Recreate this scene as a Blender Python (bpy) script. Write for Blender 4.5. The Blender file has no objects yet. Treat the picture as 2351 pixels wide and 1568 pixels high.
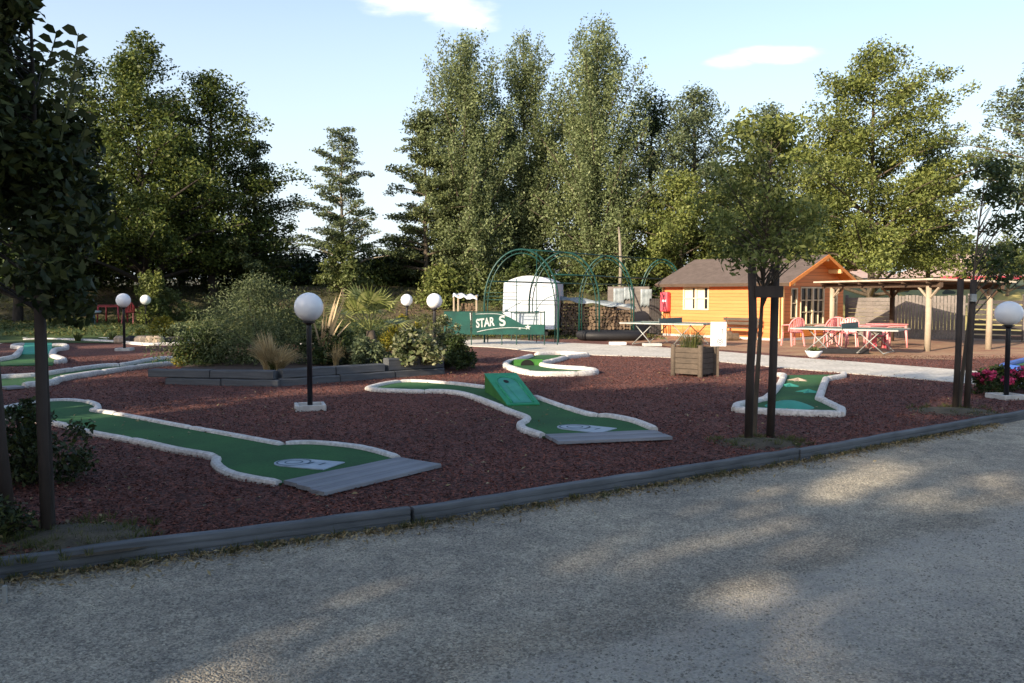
import bpy, bmesh, math, random
import numpy as np
from mathutils import Vector, Matrix
from mathutils.geometry import tessellate_polygon

SC = bpy.context.scene
COL = SC.collection
R = math.radians
rnd = random.Random(7)
rng = np.random.default_rng(11)

# ------------------------------------------------------------------ camera
F = 1960.0; CH = 1.6; PITCH = math.atan((784 - 675) / F)
cam = bpy.data.cameras.new("camera"); camo = bpy.data.objects.new("camera", cam); COL.objects.link(camo)
cam.sensor_width = 36; cam.lens = F / 2351 * 36; cam.clip_start = 0.05; cam.clip_end = 3000
camo.location = (0, 0, CH); camo.rotation_euler = (R(90) - PITCH, 0, 0)
SC.camera = camo

# ------------------------------------------------------------------ light
LAZ = R(42); ELEV = R(20)                      # light travels 42 deg right of the view axis
LX, LY = math.sin(LAZ), math.cos(LAZ)
SUN_STRENGTH = 5.0; SKY_STRENGTH = 0.15; EXPOSURE = 0.98
sun = bpy.data.lights.new("sun", 'SUN'); so = bpy.data.objects.new("sun", sun); COL.objects.link(so)
sun.energy = SUN_STRENGTH; sun.angle = R(0.6); sun.color = (1.0, 0.83, 0.62)
so.location = (-20, -20, 30)
so.rotation_euler = Vector((LX * math.cos(ELEV), LY * math.cos(ELEV), -math.sin(ELEV))).to_track_quat('-Z', 'Y').to_euler()

W = bpy.data.worlds.new("World"); SC.world = W; W.use_nodes = True
nt = W.node_tree; N = nt.nodes; L = nt.links
for n in list(N): N.remove(n)
out = N.new('ShaderNodeOutputWorld'); bg = N.new('ShaderNodeBackground')
sky = N.new('ShaderNodeTexSky'); sky.sky_type = 'NISHITA'; sky.sun_disc = False
sky.sun_elevation = ELEV; sky.sun_rotation = R(180) + LAZ
sky.air_density = 1.0; sky.dust_density = 2.5; sky.ozone_density = 2.0; sky.altitude = 100
bg.inputs[1].default_value = SKY_STRENGTH
tc = N.new('ShaderNodeTexCoord'); sep = N.new('ShaderNodeSeparateXYZ'); L.new(tc.outputs['Generated'], sep.inputs[0])
def wm(op, a, b=None, c=None):
    n = N.new('ShaderNodeMath'); n.operation = op
    for i, v in enumerate((a, b, c)):
        if v is None: continue
        if isinstance(v, (int, float)): n.inputs[i].default_value = v
        else: L.new(v, n.inputs[i])
    return n.outputs[0]
ysafe = wm('MAXIMUM', sep.outputs[1], 0.05)
cu = wm('DIVIDE', sep.outputs[0], ysafe); cv = wm('DIVIDE', sep.outputs[2], ysafe)
cxy = N.new('ShaderNodeCombineXYZ'); L.new(cu, cxy.inputs[0]); L.new(cv, cxy.inputs[1])
mp = N.new('ShaderNodeMapping'); mp.inputs['Scale'].default_value = (9, 26, 1); L.new(cxy.outputs[0], mp.inputs[0])
cn = N.new('ShaderNodeTexNoise'); cn.inputs['Scale'].default_value = 1.0; cn.inputs['Detail'].default_value = 7; cn.inputs['Roughness'].default_value = .58
L.new(mp.outputs[0], cn.inputs[0])
total = None
for (px, py, a, b, amp) in ((985, -5, .11, .034, 1.35), (1070, 42, .06, .030, 1.25), (890, 2, .06, .018, 1.0), (1775, 136, .075, .0135, 1.0), (1665, 150, .04, .013, .9),
                            (1812, 87, .03, .006, .45), (1420, 12, .16, .02, .22), (2100, 30, .12, .012, .14), (500, 60, .2, .02, .06)):
    u0 = (px - 1175.5) / F; v0 = (675 - py) / F
    du = wm('DIVIDE', wm('SUBTRACT', cu, u0), a); dv = wm('DIVIDE', wm('SUBTRACT', cv, v0), b)
    r2 = wm('ADD', wm('MULTIPLY', du, du), wm('MULTIPLY', dv, dv))
    g = wm('MULTIPLY', wm('MAXIMUM', wm('SUBTRACT', 1.25, r2), 0.0), amp)
    total = g if total is None else wm('MAXIMUM', total, g)
k = wm('ADD', total, wm('MULTIPLY', wm('SUBTRACT', cn.outputs[0], .62), 2.4))
mr = N.new('ShaderNodeMapRange'); mr.interpolation_type = 'SMOOTHSTEP'
mr.inputs[1].default_value = 0.25; mr.inputs[2].default_value = 1.25; L.new(k, mr.inputs[0])
msk = wm('MULTIPLY', mr.outputs[0], wm('MULTIPLY', wm('MINIMUM', wm('MULTIPLY', total, 3.0), 1.0), .8))
mx = N.new('ShaderNodeMixRGB'); mx.inputs[2].default_value = (5.2, 5.0, 4.7, 1)
el = wm('MAXIMUM', sep.outputs[2], 0.0)
hz = N.new('ShaderNodeMapRange'); hz.inputs[1].default_value = 0.0; hz.inputs[2].default_value = .46; hz.inputs[3].default_value = .86; hz.inputs[4].default_value = .0; L.new(el, hz.inputs[0])
pale = N.new('ShaderNodeMixRGB'); pale.inputs[2].default_value = (3.55, 3.9, 4.2, 1)   # thin high haze that whitens the evening sky
L.new(hz.outputs[0], pale.inputs[0]); L.new(sky.outputs[0], pale.inputs[1])
L.new(msk, mx.inputs[0]); L.new(pale.outputs[0], mx.inputs[1]); L.new(mx.outputs[0], bg.inputs[0]); L.new(bg.outputs[0], out.inputs[0])

SC.view_settings.view_transform = 'Standard'; SC.view_settings.look = 'None'
SC.view_settings.gamma = 1; SC.view_settings.exposure = EXPOSURE; SC.view_settings.use_curve_mapping = False
SC.cycles.max_bounces = 6; SC.cycles.diffuse_bounces = 3; SC.cycles.transmission_bounces = 4; SC.cycles.transparent_max_bounces = 6

# ------------------------------------------------------------------ projection helper: a pixel of the ground, as a point of the ground
def G(px, py, z=0.0):
    cx, cy = (px - 1175.5) / F, -(py - 784) / F
    c, s = math.cos(PITCH), math.sin(PITCH)
    dx, dy, dz = cx, c + cy * s, -s + cy * c
    t = (z - CH) / dz
    return Vector((dx * t, dy * t, z))
def XY(px, Y): return (px - 1175.5) / F * Y
def ZZ(py, Y): return CH + (675 - py) / F * Y

# ------------------------------------------------------------------ materials
def ramp(nt, src, stops):
    r = nt.nodes.new('ShaderNodeValToRGB'); el = r.color_ramp.elements
    while len(el) > 1: el.remove(el[-1])
    el[0].position = stops[0][0]; el[0].color = (*stops[0][1], 1)
    for p, c in stops[1:]:
        e = el.new(p); e.color = (*c, 1)
    nt.links.new(src, r.inputs[0]); return r.outputs[0]
def noise(nt, vec, scale, detail=4, rough=.55):
    n = nt.nodes.new('ShaderNodeTexNoise'); n.inputs['Scale'].default_value = scale
    n.inputs['Detail'].default_value = detail; n.inputs['Roughness'].default_value = rough
    nt.links.new(vec, n.inputs['Vector']); return n.outputs['Fac']
def mapping(nt, sc=(1, 1, 1), coord='Object'):
    t = nt.nodes.new('ShaderNodeTexCoord'); m = nt.nodes.new('ShaderNodeMapping')
    m.inputs['Scale'].default_value = sc; nt.links.new(t.outputs[coord], m.inputs[0]); return m.outputs[0]
def bump(nt, bsdf, h, strength, dist):
    b = nt.nodes.new('ShaderNodeBump'); b.inputs['Strength'].default_value = strength; b.inputs['Distance'].default_value = dist
    nt.links.new(h, b.inputs['Height']); nt.links.new(b.outputs[0], bsdf.inputs['Normal'])
def newmat(name):
    m = bpy.data.materials.new(name); m.use_nodes = True
    return m, m.node_tree, m.node_tree.nodes['Principled BSDF']
def mix(nt, f, a, b, mode='MIX'):
    n = nt.nodes.new('ShaderNodeMixRGB'); n.blend_type = mode
    for i, v in ((0, f), (1, a), (2, b)):
        if isinstance(v, (int, float)): n.inputs[i].default_value = v
        elif isinstance(v, tuple): n.inputs[i].default_value = (*v, 1)
        else: nt.links.new(v, n.inputs[i])
    return n.outputs[0]
def M(name, c1, c2=None, scale=6, rough=.7, bs=0.0, bd=.005, sc=(1, 1, 1), metal=0, detail=4, fine=0):
    m, t, b = newmat(name)
    c2 = c2 or tuple(x * .8 for x in c1)
    v = mapping(t, sc); f = noise(t, v, scale, detail)
    col = ramp(t, f, ((.32, c2), (.68, c1)))
    if fine:
        f2 = noise(t, v, scale * fine, 2)
        col = mix(t, .55, col, ramp(t, f2, ((.35, (.45, .45, .45)), (.65, (1, 1, 1)))), 'MULTIPLY')
    t.links.new(col, b.inputs['Base Color'])
    b.inputs['Roughness'].default_value = rough; b.inputs['Metallic'].default_value = metal
    b.inputs['Specular IOR Level'].default_value = .35
    if bs: bump(t, b, f, bs, bd)
    return m
def wood(name, c1, c2, rough=.8, grain=26, along=1.2):
    m, t, b = newmat(name)
    v = mapping(t, (along, grain, grain)); f = noise(t, v, 1.0, 6, .65)
    v2 = mapping(t, (.7, 1.5, 1.5)); f2 = noise(t, v2, 2.2, 3)
    col = mix(t, .5, ramp(t, f, ((.3, c2), (.7, c1))), ramp(t, f2, ((.3, c2), (.7, c1))))
    t.links.new(col, b.inputs['Base Color']); b.inputs['Roughness'].default_value = rough
    b.inputs['Specular IOR Level'].default_value = .25
    bump(t, b, f, .5, .006); return m
def leafmat(name, c1, c2, c3, trans=.3, rough=.55):
    m, t, b = newmat(name)
    g = t.nodes.new('ShaderNodeNewGeometry')
    col = ramp(t, g.outputs['Random Per Island'], ((0, c2), (.5, c1), (1, c3)))
    v = mapping(t); f = noise(t, v, .9, 2)
    col = mix(t, 1.0, col, ramp(t, f, ((.3, (.72, .74, .72)), (.7, (1.2, 1.18, 1.1)))), 'MULTIPLY')
    t.links.new(col, b.inputs['Base Color']); b.inputs['Roughness'].default_value = rough
    b.inputs['Specular IOR Level'].default_value = .3
    tr = t.nodes.new('ShaderNodeBsdfTranslucent'); t.links.new(col, tr.inputs[0])
    ms = t.nodes.new('ShaderNodeMixShader'); ms.inputs[0].default_value = trans
    o = t.nodes['Material Output']
    t.links.new(b.outputs[0], ms.inputs[1]); t.links.new(tr.outputs[0], ms.inputs[2]); t.links.new(ms.outputs[0], o.inputs[0])
    return m

MT = {}
MT['white_curb'] = M('white_paint_on_concrete', (.72, .69, .65), (.56, .53, .49), 3, .75, .12, .003, fine=9)
MT['sleeper_wood'] = wood('dark_old_sleepers', (.12, .128, .138), (.03, .034, .038))
MT['turf'] = M('green_felt', (.034, .135, .036), (.018, .078, .026), 1.1, .95, .25, .004, fine=60)
MT['ramp_green'] = M('green_painted_board', (.028, .28, .14), (.02, .22, .11), 3, .8)
MT['teal'] = M('teal_painted_board', (.055, .3, .22), (.04, .23, .17), 3, .8)
MT['grass_green'] = M('bright_green_side', (.045, .17, .03), (.03, .13, .02), 5, .8)
MT['hole'] = M('hole_black', (.008, .01, .008), None, 3, .9)
MT['grey_wood'] = wood('weathered_grey_timber', (.17, .185, .2), (.038, .043, .048))
MT['plank_wood'] = wood('pale_grey_planks', (.27, .28, .3), (.13, .135, .15))
MT['planter_wood'] = wood('treated_planter_timber', (.13, .10, .075), (.055, .045, .036), grain=20)
MT['stake'] = wood('dark_stake_wood', (.06, .046, .039), (.022, .018, .016), grain=14)
MT['stake'].node_tree.nodes['Mapping'].inputs['Scale'].default_value = (18, 18, 1.2)
MT['globe'] = M('white_lamp_plastic', (.82, .83, .84), (.78, .79, .81), 2, .25)
MT['black_metal'] = M('black_painted_metal', (.014, .014, .018), (.009, .009, .012), 8, .45)
MT['concrete_white'] = M('pale_concrete', (.5, .5, .48), (.36, .36, .35), 8, .85, .2)
MT['bark'] = M('tree_bark', (.11, .085, .06), (.045, .036, .028), 3, .9, .6, .02, (4, 4, .8))
MT['bark_pale'] = M('pale_bark', (.28, .25, .2), (.13, .11, .085), 3, .9, .6, .02, (4, 4, .8))
MT['bark_dark'] = M('dark_bark', (.04, .033, .028), (.018, .015, .013), 4, .9, .6, .02, (6, 6, 1))
MT['roof_felt'] = M('brown_felt_shingle', (.15, .115, .1), (.105, .08, .068), 5, .9, .3, .01, fine=12)
MT['tarp'] = M('white_tarpaulin', (.62, .66, .72), (.52, .56, .63), 1.2, .5, .3, .03)
MT['green_metal'] = M('green_coated_metal', (.01, .06, .05), (.006, .035, .03), 4, .4)
MT['banner'] = M('green_mesh_banner', (.008, .075, .06), (.005, .045, .038), 3, .7)
MT['red'] = M('red_painted_box', (.62, .09, .12), (.5, .06, .09), 3, .45)
MT['pink'] = M('sun_faded_red_plastic', (.78, .33, .32), (.72, .24, .24), 2.5, .45)
MT['pink_white'] = M('sun_bleached_plastic', (.8, .5, .5), (.74, .3, .3), 3, .45)
MT['maroon'] = M('dark_red_plastic', (.26, .035, .045), (.2, .028, .035), 2.5, .5)
MT['log'] = M('split_logs', (.2, .14, .09), (.07, .05, .035), 7, .9, .5, .02)
MT['sheet'] = M('grey_plastic_sheet', (.34, .38, .4), (.16, .19, .2), 3, .45, .6, .03)
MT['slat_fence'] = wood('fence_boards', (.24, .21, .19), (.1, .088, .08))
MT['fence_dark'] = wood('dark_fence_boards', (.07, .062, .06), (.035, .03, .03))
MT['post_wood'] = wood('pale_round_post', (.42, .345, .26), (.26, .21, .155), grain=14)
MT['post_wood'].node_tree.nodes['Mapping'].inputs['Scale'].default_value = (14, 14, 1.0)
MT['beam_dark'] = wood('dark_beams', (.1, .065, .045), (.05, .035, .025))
MT['sheet_roof'] = M('corrugated_roof', (.55, .48, .38), (.4, .34, .27), 3, .7)
MT['tile'] = M('pale_clay_tiles', (.5, .36, .3), (.36, .25, .2), 2, .85, .5, .05, (1, 6, 6))
MT['house_wall'] = M('cream_render', (.62, .58, .52), (.55, .51, .46), 2, .9)
MT['white'] = M('white_board', (.8, .8, .8), (.72, .73, .75), 3, .6)
MT['faded_white'] = M('faded_white_print', (.5, .53, .52), (.34, .38, .37), 6, .7)
MT['mat_grey'] = M('printed_tee_mat', (.42, .48, .53), (.3, .36, .41), 9, .7)
MT['mat_mark'] = M('dark_print', (.08, .13, .17), (.05, .09, .12), 9, .7)
MT['ink'] = M('ink', (.03, .035, .045), None, 3, .7)
MT['tt_green'] = M('table_top_green', (.12, .2, .17), (.09, .16, .14), 2, .4)
MT['net'] = M('grey_net', (.16, .2, .18), (.12, .15, .14), 20, .8)
MT['steel'] = M('galvanised_steel', (.36, .37, .36), (.24, .25, .24), 6, .5, metal=.3)
MT['flower'] = leafmat('pink_petals', (.6, .05, .16), (.45, .03, .1), (.75, .12, .25), .3)
MT['blue'] = M('blue_paint', (.05, .12, .4), (.04, .09, .33), 3, .5)
MT['soil'] = M('planting_soil', (.06, .04, .03), (.03, .022, .018), 9, .95, .6, .02)
MT['stone'] = M('rough_stone', (.42, .33, .25), (.22, .18, .14), 6, .9, .6, .02)
MT['dark_rubber'] = M('black_rubber', (.015, .015, .017), (.01, .01, .012), 6, .6)
MT['hose_dark'] = M('dark_window', (.02, .022, .025), None, 3, .15)
MT['curtain'] = M('cream_curtain', (.75, .66, .45), (.62, .55, .36), 3, .8, sc=(9, 9, .4))
MT['frame_pale'] = M('pale_window_frame', (.68, .58, .4), (.6, .5, .33), 3, .6)

# orange cabin boards with horizontal board joints
m, t, b = newmat('orange_stained_boards')
tcn = t.nodes.new('ShaderNodeTexCoord'); sp = t.nodes.new('ShaderNodeSeparateXYZ'); t.links.new(tcn.outputs['Object'], sp.inputs[0])
mm = t.nodes.new('ShaderNodeMath'); mm.operation = 'MULTIPLY'; mm.inputs[1].default_value = 1 / .125; t.links.new(sp.outputs[2], mm.inputs[0])
fr = t.nodes.new('ShaderNodeMath'); fr.operation = 'FRACT'; t.links.new(mm.outputs[0], fr.inputs[0])
fl = t.nodes.new('ShaderNodeMath'); fl.operation = 'FLOOR'; t.links.new(mm.outputs[0], fl.inputs[0])
wn = t.nodes.new('ShaderNodeTexWhiteNoise'); wn.noise_dimensions = '1D'; t.links.new(fl.outputs[0], wn.inputs['W'])
g = ramp(t, fr.outputs[0], ((0, (.42, .42, .42)), (.1, (1, 1, 1)), (.92, (1, 1, 1)), (1, (.5, .5, .5))))
base = ramp(t, noise(t, mapping(t, (.6, .6, 22)), 1.5, 5), ((.3, (.56, .16, .045)), (.7, (.72, .245, .085))))
base = mix(t, .35, base, ramp(t, wn.outputs[0], ((0, (.56, .17, .035)), (1, (.8, .3, .09)))))
t.links.new(mix(t, 1, base, g, 'MULTIPLY'), b.inputs['Base Color']); b.inputs['Roughness'].default_value = .6
bump(t, b, g, .6, .01); MT['orange'] = m
MT['orange_plain'] = M('orange_stained_trim', (.72, .25, .05), (.55, .17, .03), 4, .6, sc=(1, 1, 6))
MT['pale_trim'] = M('bright_corner_trim', (.8, .52, .24), (.7, .42, .17), 4, .6)

# leaves
MT['l_dark'] = leafmat('leaves_dark', (.032, .052, .014), (.018, .032, .010), (.06, .085, .02), .18)
MT['l_near'] = leafmat('leaves_near_dark', (.030, .044, .014), (.018, .030, .010), (.07, .08, .02), .15)
MT['l_mid'] = leafmat('leaves_mid', (.105, .135, .045), (.06, .085, .03), (.16, .18, .065))
MT['l_locust'] = leafmat('leaves_locust', (.075, .11, .026), (.035, .055, .018), (.14, .16, .035))
MT['l_poplar'] = leafmat('leaves_poplar', (.165, .205, .09), (.105, .14, .06), (.25, .285, .15), .38)
MT['l_grey'] = leafmat('leaves_blue_grey', (.12, .155, .08), (.08, .11, .06), (.17, .2, .11))
MT['l_oak'] = leafmat('leaves_yellow_green', (.155, .185, .05), (.09, .12, .03), (.23, .25, .08))
MT['l_layer'] = leafmat('leaves_layered', (.1, .13, .06), (.06, .08, .04), (.16, .18, .06))
MT['l_shrub'] = leafmat('leaves_shrub', (.11, .14, .06), (.06, .085, .035), (.2, .23, .12))
MT['l_varieg'] = leafmat('leaves_variegated', (.15, .17, .08), (.06, .09, .03), (.4, .4, .26))
MT['l_yellow'] = leafmat('leaves_yellow', (.2, .19, .025), (.11, .13, .02), (.34, .27, .03))
MT['l_tan'] = leafmat('dry_grass_blades', (.52, .4, .22), (.36, .26, .13), (.66, .54, .34), .3)
MT['l_flax'] = leafmat('flax_blades', (.5, .38, .24), (.28, .2, .12), (.66, .52, .34), .2)
MT['l_palm'] = leafmat('palm_blades', (.22, .25, .08), (.11, .14, .04), (.42, .42, .18), .25)
MT['l_grass'] = leafmat('grass_blades', (.08, .10, .03), (.05, .065, .02), (.15, .14, .05), .3)
MT['l_dry'] = leafmat('dry_leaf_litter', (.24, .18, .09), (.12, .09, .045), (.36, .29, .16), .1)
MT['chips'] = leafmat('bark_chips', (.12, .041, .031), (.042, .017, .015), (.24, .09, .066), .0, .8)
MT['pebbles'] = leafmat('pebble_mix', (.3, .278, .235), (.15, .14, .12), (.45, .415, .345), .0, .85)

# gravel road
m, t, b = newmat('gravel'); v = mapping(t)
vo = t.nodes.new('ShaderNodeTexVoronoi'); vo.inputs['Scale'].default_value = 92; t.links.new(v, vo.inputs['Vector'])
vc = t.nodes.new('ShaderNodeSeparateColor'); t.links.new(vo.outputs['Color'], vc.inputs[0])
big = noise(t, v, .45, 5, .6); mid = noise(t, v, 4.5, 6, .65)
c = ramp(t, vc.outputs[0], ((0, (.16, .148, .125)), (.5, (.32, .297, .248)), (1, (.48, .445, .37))))
c = mix(t, .6, c, ramp(t, big, ((.36, (.78, .76, .76)), (.62, (1.22, 1.18, 1.08)))), 'MULTIPLY')
c = mix(t, .75, c, ramp(t, mid, ((.33, (.55, .55, .55)), (.67, (1.32, 1.28, 1.18)))), 'MULTIPLY')
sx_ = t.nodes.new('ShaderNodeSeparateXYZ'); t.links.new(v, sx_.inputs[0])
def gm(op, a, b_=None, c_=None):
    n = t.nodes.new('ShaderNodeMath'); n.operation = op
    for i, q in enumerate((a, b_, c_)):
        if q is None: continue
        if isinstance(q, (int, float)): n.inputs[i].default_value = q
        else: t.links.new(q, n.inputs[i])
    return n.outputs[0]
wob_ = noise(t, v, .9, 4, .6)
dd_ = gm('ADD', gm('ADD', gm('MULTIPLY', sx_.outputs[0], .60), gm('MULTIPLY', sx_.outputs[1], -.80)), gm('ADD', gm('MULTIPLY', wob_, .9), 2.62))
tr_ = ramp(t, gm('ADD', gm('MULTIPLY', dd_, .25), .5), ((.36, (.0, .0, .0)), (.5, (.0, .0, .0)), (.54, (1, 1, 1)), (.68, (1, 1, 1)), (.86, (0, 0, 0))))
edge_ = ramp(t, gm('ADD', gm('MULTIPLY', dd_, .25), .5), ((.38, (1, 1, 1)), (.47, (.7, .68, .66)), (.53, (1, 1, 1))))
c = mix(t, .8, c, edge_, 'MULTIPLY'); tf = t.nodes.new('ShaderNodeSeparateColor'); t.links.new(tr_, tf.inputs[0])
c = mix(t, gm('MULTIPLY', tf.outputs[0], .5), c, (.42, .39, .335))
t.links.new(c, b.inputs['Base Color']); b.inputs['Roughness'].default_value = .9
hh = t.nodes.new('ShaderNodeMath'); hh.operation = 'ADD'
h1 = t.nodes.new('ShaderNodeMath'); h1.operation = 'MULTIPLY'; h1.inputs[1].default_value = -1.0; t.links.new(vo.outputs['Distance'], h1.inputs[0])
t.links.new(h1.outputs[0], hh.inputs[0]); t.links.new(mid, hh.inputs[1]); bump(t, b, hh.outputs[0], .95, .012); MT['gravel'] = m
# mulch
m, t, b = newmat('red_brown_bark_mulch'); v = mapping(t, (1, 1, 1))
vo = t.nodes.new('ShaderNodeTexVoronoi'); vo.inputs['Scale'].default_value = 34; t.links.new(v, vo.inputs['Vector'])
vc = t.nodes.new('ShaderNodeSeparateColor'); t.links.new(vo.outputs['Color'], vc.inputs[0])
c = ramp(t, vc.outputs[0], ((0, (.028, .012, .012)), (.5, (.112, .039, .029)), (1, (.225, .084, .06))))
c = mix(t, .7, c, ramp(t, noise(t, v, .8, 5, .6), ((.35, (.72, .7, .7)), (.65, (1.25, 1.2, 1.15)))), 'MULTIPLY')
t.links.new(c, b.inputs['Base Color']); b.inputs['Roughness'].default_value = .95
h1 = t.nodes.new('ShaderNodeMath'); h1.operation = 'MULTIPLY'; h1.inputs[1].default_value = -1.0; t.links.new(vo.outputs['Distance'], h1.inputs[0])
bump(t, b, h1.outputs[0], 1.0, .02); MT['mulch'] = m
MT['path'] = M('pale_concrete_path', (.66, .62, .55), (.5, .47, .41), 1.4, .9, .3, .01, fine=9)
MT['sand'] = M('sandy_patio', (.4, .27, .16), (.27, .13, .085), 1.1, .95, .4, .01, fine=12)
# ground: dry grass / earth
m, t, b = newmat('rough_grass_ground'); v = mapping(t)
c = ramp(t, noise(t, v, .35, 6, .65), ((.3, (.035, .045, .014)), (.5, (.06, .055, .022)), (.68, (.11, .07, .04))))
c = mix(t, .6, c, ramp(t, noise(t, v, 9, 4, .7), ((.3, (.5, .5, .5)), (.7, (1.3, 1.3, 1.2)))), 'MULTIPLY')
t.links.new(c, b.inputs['Base Color']); b.inputs['Roughness'].default_value = .95; bump(t, b, noise(t, v, 5, 5), .7, .08); MT['ground'] = m
MT['lawn'] = M('short_lawn', (.06, .1, .02), (.035, .06, .014), 2, .95, .5, .02, fine=20)
MT['field'] = M('dry_yellow_field', (.5, .4, .17), (.36, .33, .11), .4, .95)

# ------------------------------------------------------------------ mesh builder
class MB:
    def __init__(s): s.v = []; s.f = []
    def add(s, vs, fs):
        o = len(s.v); s.v += [tuple(x) for x in vs]; s.f += [tuple(i + o for i in f) for f in fs]; return s
    def box(s, c, d, rz=0, rx=0, ry=0):
        m = Matrix.Rotation(rz, 3, 'Z') @ Matrix.Rotation(ry, 3, 'Y') @ Matrix.Rotation(rx, 3, 'X')
        vs = [m @ Vector((x * d[0] / 2, y * d[1] / 2, z * d[2] / 2)) + Vector(c) for x in (-1, 1) for y in (-1, 1) for z in (-1, 1)]
        return s.add(vs, [(0, 1, 3, 2), (4, 6, 7, 5), (0, 4, 5, 1), (2, 3, 7, 6), (0, 2, 6, 4), (1, 5, 7, 3)])
    def bar(s, a, b, w, h, up=(0, 0, 1)):
        a = Vector(a); b = Vector(b); d = (b - a).normalized(); u = Vector(up)
        if abs(d.dot(u)) > .95: u = Vector((1, 0, 0))
        sd = d.cross(u).normalized(); u = sd.cross(d).normalized()
        vs = [p + sd * x * w / 2 + u * y * h / 2 for p in (a, b) for x, y in ((-1, -1), (1, -1), (1, 1), (-1, 1))]
        return s.add(vs, [(3, 2, 1, 0), (4, 5, 6, 7), (0, 1, 5, 4), (1, 2, 6, 5), (2, 3, 7, 6), (3, 0, 4, 7)])
    def tube(s, pts, rad, seg=8, cap=True):
        pts = [Vector(p) for p in pts]; n = len(pts)
        if isinstance(rad, (int, float)): rad = [rad] * n
        vs = []; pu = None
        for i, p in enumerate(pts):
            d = (pts[min(i + 1, n - 1)] - pts[max(i - 1, 0)])
            d = d.normalized() if d.length > 1e-9 else Vector((0, 0, 1))
            if pu is None: pu = d.orthogonal().normalized()
            else:
                pu = (pu - d * pu.dot(d)); pu = pu.normalized() if pu.length > 1e-6 else d.orthogonal().normalized()
            w = d.cross(pu)
            for k in range(seg):
                a = 2 * math.pi * k / seg; vs.append(p + (pu * math.cos(a) + w * math.sin(a)) * rad[i])
        fs = [(i * seg + k, i * seg + (k + 1) % seg, (i + 1) * seg + (k + 1) % seg, (i + 1) * seg + k) for i in range(n - 1) for k in range(seg)]
        if cap: fs += [tuple(range(seg))[::-1], tuple((n - 1) * seg + k for k in range(seg))]
        return s.add(vs, fs)
    def prism(s, poly, z0, z1):
        n = len(poly); vs = [(p[0], p[1], z0) for p in poly] + [(p[0], p[1], z1) for p in poly]
        tri = tessellate_polygon([[Vector((p[0], p[1], 0)) for p in poly]])
        fs = []
        for a, b_, c in tri:
            P, Q, S = (Vector(poly[i][:2]) for i in (a, b_, c))
            if (Q - P).cross(S - P) < 0: a, c = c, a
            fs.append((a + n, b_ + n, c + n)); fs.append((c, b_, a))
        fs += [(i, (i + 1) % n, (i + 1) % n + n, i + n) for i in range(n)]
        return s.add(vs, fs)
    def sheet(s, poly, z=None):
        vs = [(p[0], p[1], p[2] if z is None else z) for p in poly]
        tri = tessellate_polygon([[Vector((p[0], p[1], 0)) for p in poly]]); fs = []
        for a, b_, c in tri:
            P, Q, S = (Vector(poly[i][:2]) for i in (a, b_, c))
            if (Q - P).cross(S - P) < 0: a, c = c, a
            fs.append((a, b_, c))
        return s.add(vs, fs)
    def lathe(s, prof, c=(0, 0, 0), seg=24):
        vs = [(c[0] + r * math.cos(2 * math.pi * k / seg), c[1] + r * math.sin(2 * math.pi * k / seg), c[2] + z) for r, z in prof for k in range(seg)]
        n = len(prof)
        fs = [(i * seg + k, i * seg + (k + 1) % seg, (i + 1) * seg + (k + 1) % seg, (i + 1) * seg + k) for i in range(n - 1) for k in range(seg)]
        fs += [tuple(range(seg))[::-1], tuple((n - 1) * seg + k for k in range(seg))]
        return s.add(vs, fs)

def wloc(o):
    l = Vector((0, 0, 0))
    while o is not None: l += o.location; o = o.parent
    return l
def setp(o, label=None, cat=None, group=None, kind=None):
    if label: o['label'] = label
    if cat: o['category'] = cat
    if group: o['group'] = group
    if kind: o['kind'] = kind
    return o
def obj(name, mb, mat, parent=None, smooth=False, label=None, cat=None, group=None, kind=None, bevel=0):
    me = bpy.data.meshes.new(name)
    if isinstance(mb, MB): V = np.array(mb.v, dtype=np.float64); Fc = mb.f
    else: V, Fc = mb
    if parent is not None: org = np.array(wloc(parent)); loc = (0, 0, 0)
    elif kind: org = np.zeros(3); loc = (0, 0, 0)
    else:
        org = np.array([(V[:, 0].min() + V[:, 0].max()) / 2, (V[:, 1].min() + V[:, 1].max()) / 2, V[:, 2].min()]); loc = tuple(org)
    V = V - org
    if isinstance(Fc, np.ndarray):
        nf, k = Fc.shape
        me.vertices.add(len(V)); me.vertices.foreach_set('co', V.astype(np.float32).ravel())
        me.loops.add(nf * k); me.loops.foreach_set('vertex_index', Fc.astype(np.int32).ravel())
        me.polygons.add(nf); me.polygons.foreach_set('loop_start', np.arange(0, nf * k, k, dtype=np.int32))
        me.update(calc_edges=True)
    else: me.from_pydata([tuple(x) for x in V], [], Fc)
    me.materials.append(MT[mat] if isinstance(mat, str) else mat)
    if smooth: me.polygons.foreach_set('use_smooth', [True] * len(me.polygons))
    me.update()
    o = bpy.data.objects.new(name, me); COL.objects.link(o); o.location = loc
    if parent is not None: o.parent = parent
    if bevel:
        bv = o.modifiers.new('bevel', 'BEVEL'); bv.width = bevel; bv.segments = 2; bv.limit_method = 'ANGLE'
    return setp(o, label, cat, group, kind)
def thing(name, loc, label, cat, group=None):
    e = bpy.data.objects.new(name, None); COL.objects.link(e); e.location = loc; e.empty_display_size = .2
    return setp(e, label, cat, group)
def kids(o): return [c for c in bpy.data.objects if c.parent is o]
def dup(root, loc, rz=0, label=None, scale=None, parent=None, src=None):
    r = root.copy(); COL.objects.link(r)
    if parent is not None: r.parent = parent
    else:
        r.location = loc; r.rotation_euler = (0, 0, rz)
        if scale: r.scale = (scale,) * 3
        if label: r['label'] = label
    for c in kids(root): dup(c, None, parent=r)
    return r
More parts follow.
